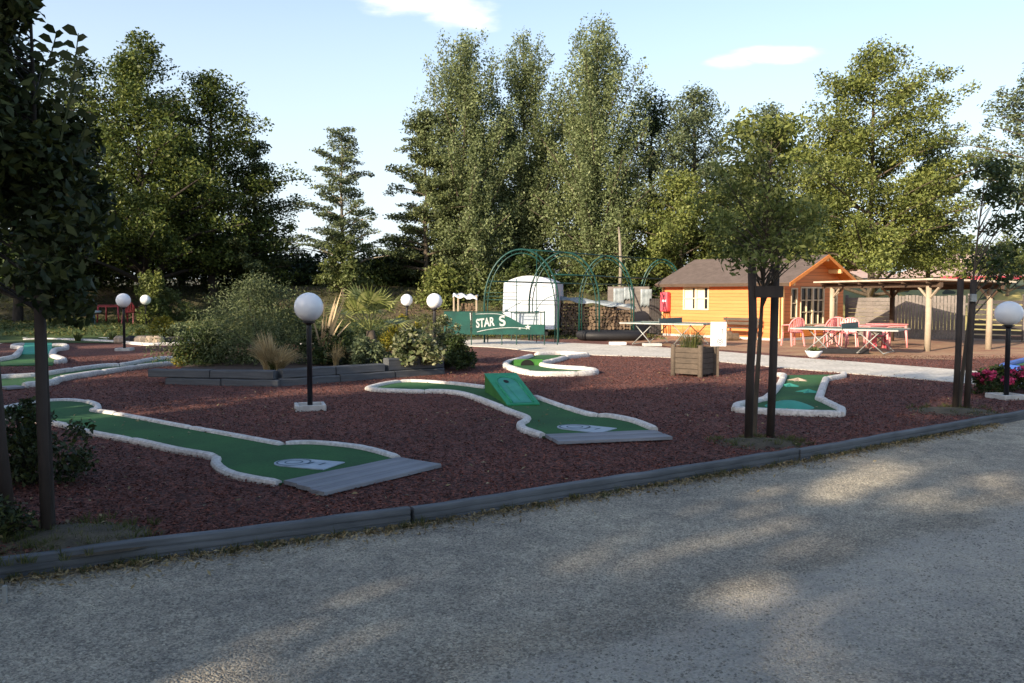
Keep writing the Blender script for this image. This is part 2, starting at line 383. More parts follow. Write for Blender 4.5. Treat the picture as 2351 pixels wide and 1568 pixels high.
def beam(name, p0, p1, w, h, mat, parent=None, z=None, jit=.004, seed=0, groove=False, **kw):
    """a timber lying from p0 to p1 (centre line of its underside), with its own axis along x and slightly worn edges"""
    p0 = Vector(p0); p1 = Vector(p1); d = p1 - p0; Ln = d.length
    rr = random.Random(seed + int(Ln * 1000)); n = max(2, int(Ln / .25)); vs = []; fs = []; c = .12 * min(w, h)
    prof = [(-w / 2, c * .5), (-w / 2, h - c), (-w / 2 + c, h), (w / 2 - c, h), (w / 2, h - c), (w / 2, c * .5), (w / 2 - c * .5, 0), (-w / 2 + c * .5, 0)]
    if groove:
        g_ = .007; prof = [(-w / 2, c * .5)] + [(-w / 2 + dx_, h * q + dz_) for q in (.36, .66) for dx_, dz_ in ((0, -.007), (g_, -.004), (g_, .004), (0, .007))] + [(-w / 2, h - c), (-w / 2 + c, h), (w / 2 - c, h), (w / 2, h - c), (w / 2, c * .5), (w / 2 - c * .5, 0), (-w / 2 + c * .5, 0)]
    K = len(prof)
    for i in range(n + 1):
        j = [rr.uniform(-jit, jit) for _ in range(2)]
        for (y, zz) in prof: vs.append((Ln * i / n, y + j[0], zz + (j[1] if zz > h / 2 else 0)))
    for i in range(n):
        for k in range(K): fs.append((i * K + k, i * K + (k + 1) % K, (i + 1) * K + (k + 1) % K, (i + 1) * K + k))
    fs.append(tuple(range(K))[::-1]); fs.append(tuple(n * K + k for k in range(K)))
    me = bpy.data.meshes.new(name); me.from_pydata(vs, [], [f[::-1] for f in fs]); me.materials.append(MT[mat])
    o = bpy.data.objects.new(name, me); COL.objects.link(o)
    o.rotation_euler = d.to_track_quat('X', 'Z').to_euler()
    o.location = p0 - (wloc(parent) if parent else Vector((0, 0, 0)))
    if parent: o.parent = parent
    return setp(o, **kw)

# ------------------------------------------------------------------ foliage
def leaf_mesh(P, size, up=.35, aspect=.5, fold=.12, sizevar=.45):
    """diamond leaves at the points P (N,3)"""
    n = len(P)
    nrm = rng.normal(size=(n, 3)); nrm[:, 2] += up * 3 * np.sign(rng.random(n) - .1); nrm /= np.linalg.norm(nrm, axis=1)[:, None]
    d = rng.normal(size=(n, 3)); d -= nrm * (d * nrm).sum(1)[:, None]; d /= np.linalg.norm(d, axis=1)[:, None]
    s = np.cross(nrm, d); sz = size * (1 + sizevar * (rng.random(n) * 2 - 1)); sz = sz[:, None]
    a = P - d * sz * .5; c = P + d * sz * .5; m = P + d * sz * .04
    b_ = m + s * sz * aspect * .5 + nrm * sz * fold; e = m - s * sz * aspect * .5 + nrm * sz * fold
    V = np.stack([a, b_, c, e], 1).reshape(-1, 3); Fc = np.arange(4 * n).reshape(-1, 4)
    return V, Fc
def clump_points(clumps, total):
    vol = np.array([c[3] * c[4] for c in clumps]); cnt = np.maximum(3, (total * vol / vol.sum())).astype(int); out = []
    for (x, y, z, r, rz, *tilt), n in zip(clumps, cnt):
        d = rng.normal(size=(n, 3)); d /= np.linalg.norm(d, axis=1)[:, None]
        q = d * (rng.random(n) ** .42)[:, None]
        q += rng.normal(size=(n, 3)) * .10
        out.append(q * np.array([r, r, rz]) + np.array([x, y, z]))
    return np.concatenate(out)
def prof_round(t): return max(0.0, math.sin(math.pi * min(1, max(0, t)) ** .8)) ** .6
def prof_poplar(t): return (max(0, t + .12) ** .3) * max(0.0, 1 - t) ** .42 * 1.22
def prof_cone(t): return max(0.05, (1 - t)) ** .8 * (.55 + .45 * min(1, t * 5))
def prof_dome(t): return max(0.0, 1 - t ** 2.4) ** .6
def make_clumps(cx, cy, z0, z1, rad, prof, n, cs, flat=1.0, seed=0, outer=.65, depth=1.0, gap=.0):
    rr = random.Random(seed); out = []
    ph1, ph2 = rr.random() * 6, rr.random() * 6
    for i in range(n):
        t = (i + rr.random()) / n; a = i * 2.39996 + rr.uniform(-.5, .5)
        Rr = rad * prof(t) * (1 + .16 * math.sin(2 * a + ph1) + .12 * math.sin(3 * a + 7 * t + ph2))
        k = outer + (1 - outer) * rr.random() if rr.random() < .75 else rr.random() * outer
        c = cs * rr.uniform(.55, 1.25) * (.55 + .45 * prof(t))
        k = max(0, k * Rr * rr.uniform(.95, 1.22) - c * .25)
        out.append((cx + k * math.cos(a), cy + k * depth * math.sin(a), z0 + (z1 - z0) * t, c, c * flat))
    return out
def make_boughs(cx, cy, z0, z1, rad, prof, nb, cs, flat=.8, seed=0, elev=.6, depth=1.0, wob=.22):
    """boughs that leave the trunk and carry a chain of leaf clumps getting smaller to the tip"""
    rr = random.Random(seed); out = []; tips = []; p1, p2 = rr.random() * 6, rr.random() * 6
    for i in range(nb):
        t = (i + rr.random()) / nb; a = i * 2.39996 + rr.uniform(-.6, .6)
        Rr = rad * prof(t) * (1 + .15 * math.sin(2 * a + p1) + .14 * math.sin(3 * a + 6 * t + p2)) * rr.uniform(1 - wob, 1 + wob)
        tip = Vector((cx + Rr * math.cos(a), cy + depth * Rr * math.sin(a), z0 + (z1 - z0) * t + rr.uniform(-.3, .3) * cs))
        st = Vector((cx, cy, max(z0 * .8 + .2 * tip.z, tip.z - Rr * elev - .3)))
        ln = (tip - st).length; m_ = max(3, int(ln / (cs * .62)))
        for j in range(m_):
            f = .28 + .72 * (j + rr.random() * .6) / m_; q = st.lerp(tip, f); c = cs * (1.12 - .62 * f) * rr.uniform(.65, 1.2)
            q += Vector((rr.gauss(0, .22), rr.gauss(0, .22), rr.gauss(0, .14))) * cs + Vector((0, 0, .12 * ln * math.sin(math.pi * f)))
            out.append((q.x, q.y, q.z, c, c * flat))
        tips.append((tip.x, tip.y, tip.z, .1, .1))
    return out, tips
def limb_mesh(base, top, clumps, r0, seed=0, rise=.35, frac=.8, lean=0.3, nmax=40):
    rr = random.Random(seed); mb = MB(); base = Vector(base); top = Vector(top); n = 7; spine = []
    for i in range(n + 1):
        t = i / n; p = base.lerp(top, t) + Vector((rr.uniform(-1, 1), rr.uniform(-1, 1), 0)) * lean * .25 * (t > .05) * min(1, r0 * 6)
        spine.append(p)
    mb.tube([spine[0] - Vector((0, 0, .1))] + spine, [r0 * 1.35] + [r0 * (1 - .82 * i / n) for i in range(n + 1)], 8)
    H = (top - base).length
    for c in clumps[:: max(1, len(clumps) // nmax)]:
        e = Vector(c[:3]); hz = (e.z - base.z) - rise * math.hypot(e.x - base.x, e.y - base.y)
        t = min(.96, max(.12, hz / max(.1, H))); s_ = spine[0].lerp(spine[-1], t)
        i = min(n - 1, int(t * n)); s_ = spine[i].lerp(spine[i + 1], t * n - i)
        m_ = s_.lerp(e, .5) + Vector((rr.uniform(-.1, .1), rr.uniform(-.1, .1), rr.uniform(0, .12) * (e - s_).length))
        q = r0 * (1 - .82 * t) * .55
        mb.tube([s_, m_, e], [q, q * .6, q * .2], 5, False)
    return mb
def tree(name, X, Y, gz, ztop, zcrown, rad, prof, n, cs, leaves, size, leafm, barkm, label, r0=.18, flat=.8, seed=1, rise=.35,
         group=None, cat='tree', up=.35, extra=(), outer=.65, depth=1.0, trunk_px=None, aspect=.55, x0=None):
    th = thing(name, (X if x0 is None else x0, Y, gz), label, cat, group)
    cl, tips = make_boughs(X, Y, zcrown, ztop + cs * .1, rad, prof, n, cs, flat, seed, rise, depth)
    P = clump_points(cl, leaves)
    P = P[P[:, 2] > gz + .05]
    obj('crown', leaf_mesh(P, size, up, aspect), leafm, th)
    obj('trunk', limb_mesh((X if x0 is None else x0, Y, gz), (X, Y, ztop * .93 + zcrown * .07), tips, r0, seed, rise), barkm, th, smooth=True)
    return th
def shrub(name, X, Y, gz, h, rad, leaves, size, leafm, label, group=None, cat='shrub', n=22, cs=None, prof=prof_dome, flat=.8, seed=1, aspect=.5, up=.3, z0=.05, depth=1.0, stem='bark_dark'):
    th = thing(name, (X, Y, gz), label, cat, group)
    cl = make_clumps(X, Y, gz + z0, gz + h - .5 * (cs or rad * .4) * flat, rad, prof, n, cs or rad * .42, flat, seed, .55, depth)
    P = clump_points(cl, leaves); P = P[P[:, 2] > gz + .02]
    obj('foliage', leaf_mesh(P, size, up, aspect), leafm, th)
    mb = MB(); rr = random.Random(seed)
    for c in cl[:: max(1, n // 9)]:
        mb.tube([(X + rr.uniform(-.1, .1) * rad, Y + rr.uniform(-.1, .1) * rad, gz - .03), ((X + c[0]) / 2, (Y + c[1]) / 2, (gz + c[2]) / 2 + .1 * h), c[:3]], [.02, .014, .006], 5, False)
    obj('stem', mb, stem, th, smooth=True)
    return th
def blades(cx, cy, cz, n, h, spread, width, droop=.5, seed=1, r0=.08, bias=(0, 0), hv=.35, seg=5):
    """narrow arching blades rising from a base"""
    r_ = np.random.default_rng(seed); a = r_.random(n) * 2 * np.pi; q = r_.random(n) ** .7
    dx = np.cos(a) * q * spread + bias[0]; dy = np.sin(a) * q * spread + bias[1]; H = h * (1 - hv * r_.random(n))
    bx = cx + np.cos(a) * r0 * r_.random(n); by = cy + np.sin(a) * r0 * r_.random(n)
    wa = r_.random(n) * np.pi; wx, wy = np.cos(wa) * width / 2, np.sin(wa) * width / 2; Vs = []
    for i in range(seg + 1):
        t = i / seg; z = cz + H * (t - droop * q * t ** 2.4); x = bx + dx * t ** 1.6; y = by + dy * t ** 1.6; k = (1 - t ** 2) ** .7 + .04
        Vs.append(np.stack([x - wx * k, y - wy * k, z], 1)); Vs.append(np.stack([x + wx * k, y + wy * k, z], 1))
    V = np.stack(Vs, 1).reshape(-1, 3); F0 = []
    for i in range(seg): F0.append([2 * i, 2 * i + 1, 2 * i + 3, 2 * i + 2])
    Fc = (np.arange(n)[:, None, None] * (2 * seg + 2) + np.array(F0)[None]).reshape(-1, 4)
    return V, Fc
def joinm(*ms):
    Vs = []; Fs = []; o = 0
    for V, Fc in ms: Vs.append(V); Fs.append(Fc + o); o += len(V)
    return np.concatenate(Vs), np.concatenate(Fs)
def inside(P, poly):
    x, y = P[:, 0], P[:, 1]; res = np.zeros(len(P), bool); n = len(poly); j = n - 1
    for i in range(n):
        xi, yi, xj, yj = poly[i][0], poly[i][1], poly[j][0], poly[j][1]
        if yi != yj: res ^= ((yi > y) != (yj > y)) & (x < (xj - xi) * (y - yi) / (yj - yi) + xi)
        j = i
    return res
def smooth_line(pts, k=4):
    P = [Vector(p) for p in pts]; out = []
    for i in range(len(P) - 1):
        a, b_, c, d = P[max(i - 1, 0)], P[i], P[i + 1], P[min(i + 2, len(P) - 1)]
        for j in range(k):
            t = j / k
            out.append(.5 * ((2 * b_) + (c - a) * t + (2 * a - 5 * b_ + 4 * c - d) * t * t + (3 * b_ - a - 3 * c + d) * t ** 3))
    out.append(P[-1]); return out

exec_marker = True
# ================================================================== SETTING
def sstep(a, b_, x): t = min(1, max(0, (x - a) / (b_ - a))); return t * t * (3 - 2 * t)
def gh(x, y):
    """height of the natural ground"""
    kl = sstep(2, -5, x); kr = sstep(4, 9, x)
    base = -.14 + .145 * sstep(25.5, 31, y) * (1 - kr) + kr * (.145 * sstep(31, 34, y))
    lawn = kl * .45 * sstep(28, 35, y)
    bank = (1 - kr) * (2.0 - .45 * kl) * sstep(35.5, 42.5, y + .5 * math.sin(x * .4)) + kr * 2.45 * sstep(38, 52, y)
    far = 3.0 * sstep(60, 200, y)
    return base + lawn + bank + far + .05 * math.sin(x * 1.3 + y * .7) * sstep(31, 36, y)
mb = MB(); xs = sorted(set([-900, -500, -260, -140, -90, 90, 140, 260, 500, 900] + [-60 + i * 1.5 for i in range(81)]))
ys = [-200, -60, -20, 0, 10, 18, 22, 24] + [25 + .75 * i for i in range(36)] + [55, 60, 70, 85, 100, 130, 170, 220, 400, 900, 1500]
for y in ys:
    for x in xs: mb.v.append((x, y, gh(x, y)))
nx = len(xs)
mb.f = [(j * nx + i, j * nx + i + 1, (j + 1) * nx + i + 1, (j + 1) * nx + i) for j in range(len(ys) - 1) for i in range(nx - 1)]
obj('ground', mb, 'ground', smooth=True, kind='structure')
# dry field on the right behind the fence
mb = MB(); fx = [9 + 1.5 * i for i in range(40)]; fy = [36.5 + i * 1.2 for i in range(15)]
for y in fy:
    for x in fx: mb.v.append((x + (y - 36) * .2, y, gh(x + (y - 36) * .2, y) + .02))
mb.f = [(j * 40 + i, j * 40 + i + 1, (j + 1) * 40 + i + 1, (j + 1) * 40 + i) for j in range(14) for i in range(39)]
obj('field', mb, 'field', smooth=True, kind='structure')

KERB = [G(-420, 1345), G(0, 1293), G(947, 1172), G(1832, 1035), G(2351, 943), G(2900, 850)]
road = [(-60, -40), (60, -40), (60, KERB[-1].y + (60 - KERB[-1].x) * .35)] + [(p.x, p.y) for p in KERB[::-1]] + [(-60, KERB[0].y - 20)]
# subdivided road for a gentle surface
mb = MB().sheet(road, -.10)
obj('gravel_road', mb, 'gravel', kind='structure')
mulch = [(p.x, p.y) for p in KERB] + [(34, 24), (34, 33.5), (-30, 31), (-34, 10), (-14, KERB[0].y - 1.5)]
obj('mulch_bed', MB().sheet(mulch, 0), 'mulch', kind='structure')
patio = [G(1560, 797), G(1700, 806), G(1830, 817), G(2010, 822), G(2200, 826), G(2330, 822), G(2500, 820), (24, 31), (9, 34), (3, 33.5), G(1380, 782), G(1450, 788)]
obj('sand_patio', MB().sheet([(p[0], p[1]) for p in patio], .004), 'sand', kind='structure')
pt = [G(560, 783), G(900, 778), G(1100, 777), G(1249, 785), G(1400, 792), G(1549, 800), G(1647, 807), G(1804, 820), G(1998, 834), G(2301, 858), G(2700, 892)]
pb = [G(560, 790), G(900, 792), G(1119, 797), G(1249, 810), G(1374, 816), G(1549, 822), G(1652, 831), G(1804, 846), G(1998, 862), G(2209, 880), G(2700, 926)]
PATH = [(p.x, p.y) for p in smooth_line(pt)] + [(p.x, p.y) for p in smooth_line(pb)[::-1]]
obj('concrete_path', MB().prism(PATH, -.05, .012), 'path', kind='structure')
sp_ = [G(-200, 735), G(0, 741), G(90, 758), G(200, 768), G(320, 772), G(330, 777), G(200, 776), G(60, 778), G(0, 790), G(-200, 800)]
obj('sandy_path', MB().sheet([(p.x, p.y) for p in sp_], .008), 'path', kind='structure')
lw = [G(110, 762), G(430, 772), G(560, 778), (-8, 33), (-24, 33.5), (-24, 29)]
mbl = MB()
for i in range(24):
    for j in range(14):
        x = -28 + i; y = 27.6 + j * .7; mbl.v.append((x, y, max(gh(x, y), .012) + .012))
mbl.f = [(i * 14 + j, (i + 1) * 14 + j, (i + 1) * 14 + j + 1, i * 14 + j + 1) for i in range(23) for j in range(13)]
obj('lawn', mbl, 'lawn', smooth=True, kind='structure')

# ---- timber edging along the road
kl = ['long grey timber edging beam at the lower left of the bark bed', 'grey timber edging beam along the road in front of the two middle lanes',
      'grey timber edging beam along the road at the right of the bark bed']
for i, (a, b_) in enumerate(((KERB[0], KERB[2]), (KERB[2], KERB[3]), (KERB[3], KERB[5]))):
    d = (b_ - a).normalized()
    if i == 0:  # follow the bend
        a = KERB[2] - (KERB[2] - KERB[1]).normalized() * 7
    beam('timber_edging', (a.x, a.y, -.12), (b_.x - d.x * .03, b_.y - d.y * .03, -.12), .07, .155 - .008 * i, 'grey_wood', label=kl[i], cat='edging beam', group='timber beams edging the road', jit=.006, seed=i, groove=True)
p = G(12, 1385, -.1)
obj('edging_peg', MB().box((p.x, p.y, -.06), (.022, .022, .12), .3), 'steel', label='small metal peg in the gravel by the left edging beam', cat='peg', bevel=.003)

# ---- caster trees behind the viewer (they throw the evening shade)
def uv(u, v): return (u * LY + v * LX, -u * LX + v * LY)
cast = [(-46, -15, 17.5, 3.6), (-40.5, -14, 17.0, 3.4), (-35, -15, 16.5, 3.2), (-29, -15, 11.2, 3.0), (-24.5, -14.5, 10.2, 2.9), (-19.5, -15, 10.4, 2.9), (-14.5, -15, 9.4, 2.8),
        (-9.8, -15, 9.3, 2.3), (-4.75, -15, 11.0, 1.95), (-6.9, -16, 10.2, 1.5), (-.45, -14.6, 13.6, 1.95), (3.2, -15, 13.8, 2.3), (12, -14, 13, 3.2)]
wh = ['first', 'second', 'third', 'fourth', 'fifth', 'sixth', 'seventh', 'eighth', 'ninth', 'tenth', 'eleventh', 'twelfth', 'thirteenth']
for i, (u, v, H, r_) in enumerate(cast):
    x, y = uv(u, v)
    tree('roadside_tree', x, y, -.13, H, 1.2, r_, prof_dome, 44, 1.05, 10000, .40, 'l_mid', 'bark', '%s tree of the row behind the viewer, counted from the left, shading the road' % wh[i],
         seed=50 + i, group='row of trees behind the viewer', outer=.5, flat=.9)

x, y = uv(-2.4, -18.5); tree('roadside_tree', x, y, -.13, 15.4, 10.0, 1.8, prof_dome, 22, .8, 5200, .42, 'l_mid', 'bark', 'unseen tall bare stemmed tree added behind the others of the row, its high crown blocking sun', seed=88, group='row of trees behind the viewer', outer=.5)  # added: high crown shaped to block sun through the upper gap in the row
for x, y, H, r_, lb in ((-8.2, 3.0, 5.2, 2.4, 'unseen bushy tree added close by on the left of the viewer to darken the foreground, nearest one'), (-10.6, 8.4, 3.9, 2.2, 'unseen bushy tree added on the left of the viewer beside the bark bed to darken it'), (-6.5, -2.5, 7.5, 2.2, 'unseen bushy tree added behind the left shoulder of the viewer for shade')):
    if y > 0: tree('side_shade_tree', x, y, 0, H, .8, r_, prof_dome, 26, .8, 9000, .2, 'l_dark', 'bark', lb, seed=int(H * 10), group='bushy trees added left of the viewer for shade')  # unseen trees added to keep sky light and sun off the left foreground
# ---- lamps
def make_lamp():
    t = thing('globe_lamp', (0, 0, 0), '', 'lamp post', 'white globe lamps on black posts')
    prof = [(.02, -.205)] + [(.2 * math.sin(a), -.2 * math.cos(a)) for a in [R(x) for x in range(12, 180, 12)]] + [(.005, .2)]
    obj('globe', MB().lathe(prof, (0, 0, 1.42), 40), 'globe', t, smooth=True)
    obj('collar', MB().lathe([(.035, 0), (.055, .02), (.085, .03), (.085, .05), (.03, .052)], (0, 0, 1.175), 20), 'black_metal', t, smooth=False)
    obj('post', MB().lathe([(.036, .04), (.036, 1.15), (.03, 1.18)], (0, 0, 0), 16), 'black_metal', t, smooth=True)
    mb = MB(); s = .18
    for q in range(4):
        c, n = math.cos(q * math.pi / 2), math.sin(q * math.pi / 2)
        mb.box((c * s, n * s, .035), (.05, .41 if q % 2 == 0 else .31, .09), q * math.pi / 2)
    mb.box((0, 0, .02), (.32, .32, .04))
    obj('base_block', mb, 'concrete_white', t, bevel=.008)
    return t
lamp = make_lamp()
lamps = [(712, 940, 'large globe lamp in the open bark between the two front lanes', .3, 1),
         (286, 805, 'globe lamp on the left, in the bark beyond the long narrow lane', .1, 1),
         (998, 818, 'bright white globe lamp at the right end of the planted bed', .2, 1),
         (2310, 915, 'globe lamp at the right edge of the photo above the pink flowers', .2, .92)]
for i, (px, py, lb, rz, s) in enumerate(lamps):
    p = G(px, py)
    o = lamp if i == 0 else dup(lamp, p, rz)
    o.location = p; o.rotation_euler = (0, 0, rz); o['label'] = lb
    if s != 1: o.scale = (1, 1, s)
for px, Y, z, lb in ((335, 33.5, -.05, 'small far globe lamp left of the big grey shrub, in front of a yellow bush'), (934, 28.5, -.02, 'bluish globe lamp behind the palm, smaller than its neighbour')):
    o = dup(lamp, (XY(px, Y), Y, z), .4, lb)

# ================================================================== MINIGOLF LANES
LANES = []
def curbs(line, parent, w=.1, h=.075, step=1.15, smooth=True, mat='white_curb', seed=0, z=0, k=4):
    rr = random.Random(seed); P = smooth_line(line, k) if smooth else [Vector(p) for p in line]
    Q = [P[0]]; lens = [0.0]
    for p in P[1:]:
        if (p - Q[-1]).length > 1e-4: lens.append(lens[-1] + (p - Q[-1]).length); Q.append(p)
    tot = lens[-1]; n = max(1, round(tot / step)); cuts = [0] + [tot * (i + rr.uniform(-.12, .12)) / n for i in range(1, n)] + [tot]
    def at(s):
        s = min(max(s, 0), tot)
        for i in range(len(Q) - 1):
            if lens[i + 1] >= s: return Q[i].lerp(Q[i + 1], (s - lens[i]) / (lens[i + 1] - lens[i]))
        return Q[-1]
    for a, b_ in zip(cuts[:-1], cuts[1:]):
        s0, s1 = a + .006, b_ - .006; m_ = max(3, int((s1 - s0) / .07)); vs = []
        prof = [(-.5, -.15), (-.52, .45), (-.42, .82), (-.2, .98), (.2, .98), (.42, .82), (.52, .45), (.5, -.15)]
        dz = rr.uniform(-.005, .005)
        for i in range(m_ + 1):
            s = s0 + (s1 - s0) * i / m_; p = at(s); d = at(s + .03) - at(s - .03); d.z = 0; d.normalize(); sd = Vector((d.y, -d.x, 0))
            e = .86 if i in (0, m_) else 1
            j = rr.uniform(-.02, .02)
            for (y, zz) in prof: vs.append(p + sd * w * y * e * (1 + j) + Vector((0, 0, z + dz + h * zz * (e if zz > .5 else 1) * (1 + j * .6))))
        fs = [(i * 8 + q, i * 8 + q + 1, (i + 1) * 8 + q + 1, (i + 1) * 8 + q) for i in range(m_) for q in range(7)]
        fs += [tuple(range(8))[::-1], tuple(m_ * 8 + q for q in range(8))]
        mb = MB(); mb.add(vs, fs); obj('border_stone', mb, mat, parent, smooth=False)
def c6(x, y): return G(x / 2.222, 881.6 + y / 2.222)
def c4(x, y): return G(764.1 + x / 2.6667, 764.1 + y / 2.6667)
def c3(x, y): return G(999.2 + x / 4.0, 529 + y / 4.0)
def c5(x, y): return G(1763.3 + x / 3.811, 529 + y / 3.811)
def c1(x, y): return G(x / 3.811, 529 + y / 3.811)
def lane(label, turf, borders, w=.1, h=.075, seed=0, name='minigolf_lane', mat='white_curb', step=1.15):
    c = sum((Vector(p) for p in turf), Vector()) / len(turf)
    t = thing(name, (c.x, c.y, 0), label, 'minigolf lane', 'minigolf lanes')
    obj('turf', MB().prism([(p[0], p[1]) for p in turf], -.03, .022), 'turf', t)
    for i, b_ in enumerate(borders): curbs(b_[0] if isinstance(b_, tuple) else b_, t, w, h, seed=seed * 10 + i, mat=mat, step=step, smooth=not isinstance(b_, tuple))
    LANES.append([(p[0], p[1]) for p in turf]); return t
def planks(t, a0, a1, b0, b1, n, z=.03, mat='plank_wood', ext=.0):
    """n boards between the line a0-a1 and the line b0-b1"""
    for i in range(n):
        f0 = (i + .5) / n; p = Vector(a0).lerp(Vector(b0), f0); q = Vector(a1).lerp(Vector(b1), f0)
        w = min((Vector(b0) - Vector(a0)).length, (Vector(b1) - Vector(a1)).length) / n * .9
        w = abs(((Vector(b0) - Vector(a0)).cross((Vector(a1) - Vector(a0)).normalized())).length) / n * .95
        beam('plank', (p.x, p.y, z - .03 - .004 * i), (q.x, q.y, z - .03 - .004 * i), w, .035, mat, t, jit=.002, seed=i)
def tee_mat(t, c, d, ln, wd, z=.024):
    """rounded mat: a rectangle with a round end and printed ring"""
    d = Vector(d).normalized(); s = Vector((-d.y, d.x, 0)); c = Vector(c); poly = []
    poly += [c + d * ln * .55 - s * wd / 2, c + d * ln * .55 + s * wd / 2]
    for i in range(13):
        a = math.pi * i / 12; poly.append(c - d * (ln * .45 - wd * .5) + s * wd * .5 * math.cos(a) - d * wd * .5 * math.sin(a))
    m_ = obj('tee_mat', MB().prism([(p.x, p.y) for p in poly], z, z + .008), 'mat_grey', t)
    cc = c - d * (ln * .45 - wd * .5); ring = MB(); n = 28
    for r0, r1 in ((wd * .40, wd * .45), (wd * .2, wd * .24)):
        vs = []
        for i in range(n):
            a = 2 * math.pi * i / n; e = d * math.cos(a) + s * math.sin(a)
            vs += [cc + e * r0 + Vector((0, 0, z + .011)), cc + e * r1 + Vector((0, 0, z + .011))]
        ring.add(vs, [(2 * i, 2 * i + 1, (2 * i + 3) % (2 * n), (2 * i + 2) % (2 * n)) for i in range(n)])
    for q in (.1, .3):
        a = c + d * ln * q; ring.add([a + s * wd * .2 + Vector((0, 0, z + .011)), a - s * wd * .1 + Vector((0, 0, z + .011)), a - s * wd * .1 + d * ln * .04 + Vector((0, 0, z + .011)), a + s * wd * .2 + d * ln * .04 + Vector((0, 0, z + .011))], [(0, 1, 2, 3)])
    obj('printed_mark', ring, 'mat_mark', m_)

# lane A: front left
U = [c6(-60, 150), c6(40, 128), c6(150, 106), c6(240, 96), c6(340, 92), c6(430, 99), c6(490, 116), c6(500, 138), c6(478, 148), c6(620, 168), c6(900, 222), c6(1150, 268), c6(1440, 322)]
U2 = [c6(1455, 318), c6(1600, 315), c6(1800, 333), c6(1920, 358), c6(2028, 390)]
Lw = [c6(-60, 178), c6(70, 185), c6(200, 198), c6(340, 222), c6(450, 256), c6(700, 304), c6(900, 350), c6(1090, 385), c6(1100, 415), c6(1135, 450), c6(1200, 478), c6(1300, 500), c6(1425, 520)]
A = lane('long green minigolf lane at the front left, widening to its grey plank step', smooth_line(U) + smooth_line(U2) + smooth_line(Lw)[::-1], [U, U2, Lw], .088, .06, 1, step=1.6)
planks(A, c6(1450, 522), c6(2035, 402), c6(1650, 582), c6(2250, 432), 3, .05)
tee_mat(A, c6(1545, 420), c6(1700, 432) - c6(1420, 408), .62, .36)
# lane B: middle with the ramp
U = [c4(210, 352), c4(330, 322), c4(480, 307), c4(700, 320), c4(935, 348)]
Lw = [c4(210, 352), c4(300, 362), c4(500, 370), c4(690, 372), c4(820, 392), c4(950, 440), c4(1100, 500), c4(1185, 532), c4(1180, 556), c4(1150, 575), c4(1165, 603), c4(1220, 625), c4(1285, 645)]
Rt = [c4(1235, 402), c4(1350, 445), c4(1560, 515), c4(1700, 528), c4(1850, 560), c4(1970, 608)]
B = lane('green lane in the middle of the bark bed, crossed by the big green ramp', smooth_line(U)[:-1] + [c4(1000, 340), c4(1160, 380)] + smooth_line(Rt) + [c4(1960, 620), c4(1290, 648)] + smooth_line(Lw)[::-1][1:-1],
         [U, Lw, Rt], .10, .07, 2)
planks(B, c4(1295, 650), c4(1965, 622), c4(1385, 694), c4(2085, 664), 2, .05)
tee_mat(B, c4(1520, 596), c4(1640, 608) - c4(1420, 584), .66, .42)
# ramp: low edge towards the tee
e0 = c4(1072, 458); e1 = c4(1262, 450)
fw = G(1084, 905) - G(1175, 937); wv = (e1 - e0); wn_ = wv.normalized(); dv_ = Vector((-wn_.y, wn_.x, 0))
Hr = .3; e0 = G(1166, 936); e1 = G(1238, 934); b0_ = G(1113, 902); b1_ = b0_ + (e1 - e0) * 1.12; wv = e1 - e0
def RP(a, b_, z): f_ = a / wv.length; return (e0.lerp(e1, f_)).lerp(b0_.lerp(b1_, f_), b_) + Vector((0, 0, z))
rp = thing('ramp_obstacle', e0, 'tall green wedge ramp with an arched groove and a hole, on the middle lane', 'minigolf obstacle'); rp.parent = None
w_ = wv.length; side = MB()
prof = [(0, .03), (1, Hr), (1, .0), (0, 0)]
vs = [RP(0, b_, z) for b_, z in prof] + [RP(w_, b_, z) for b_, z in prof]
side.add(vs, [(0, 1, 2, 3), (7, 6, 5, 4), (1, 5, 6, 2), (0, 3, 7, 4), (3, 2, 6, 7)]); obj('wedge_side', side, 'grass_green', rp)
top = MB(); zt = lambda b_: .03 + (Hr - .03) * b_
def TP(a, b_, dz=0): return RP(a * w_, b_, zt(b_) + dz)
top.add([TP(-.02, 0, .02), TP(1.02, 0, .02), TP(1.02, 1.0, .02), TP(-.02, 1.0, .02), TP(-.02, 0, 0), TP(1.02, 0, 0), TP(1.02, 1.0, 0), TP(-.02, 1.0, 0)],
        [(0, 1, 2, 3), (0, 4, 5, 1), (1, 5, 6, 2), (2, 6, 7, 3), (3, 7, 4, 0)]); obj('ramp_board', top, 'ramp_green', rp, bevel=.004)
# raised rim strip round the arch-ended groove
arch = [(.16, .03), (.16, .62)] + [(.5 - .34 * math.cos(math.pi * i / 10), .62 + .22 * math.sin(math.pi * i / 10)) for i in range(1, 10)] + [(.84, .62), (.84, .03)]
rim = MB(); rim.tube([TP(a, b_, .028) for a, b_ in arch], .016, 6); obj('groove_rim', rim, 'ramp_green', rp, smooth=True)
pan = MB(); pp = [TP(a, b_, .024) for a, b_ in arch]; pan.add(pp, [tuple(range(len(pp)))[::-1]]); obj('groove_panel', pan, 'teal', rp)
pk = MB(); pk.add([TP(.44, .08, .027), TP(.47, .08, .027), TP(.40, .56, .027), TP(.37, .56, .027)], [(0, 1, 2, 3)]); obj('guide_line', pk, 'ramp_green', rp)
hl = MB(); hp = [TP(.47 + .085 * math.cos(a), .68 + .05 * math.sin(a), .03) for a in [2 * math.pi * i / 20 for i in range(20)]]; hl.add(hp, [tuple(range(20))]); obj('hole', hl, 'hole', rp)
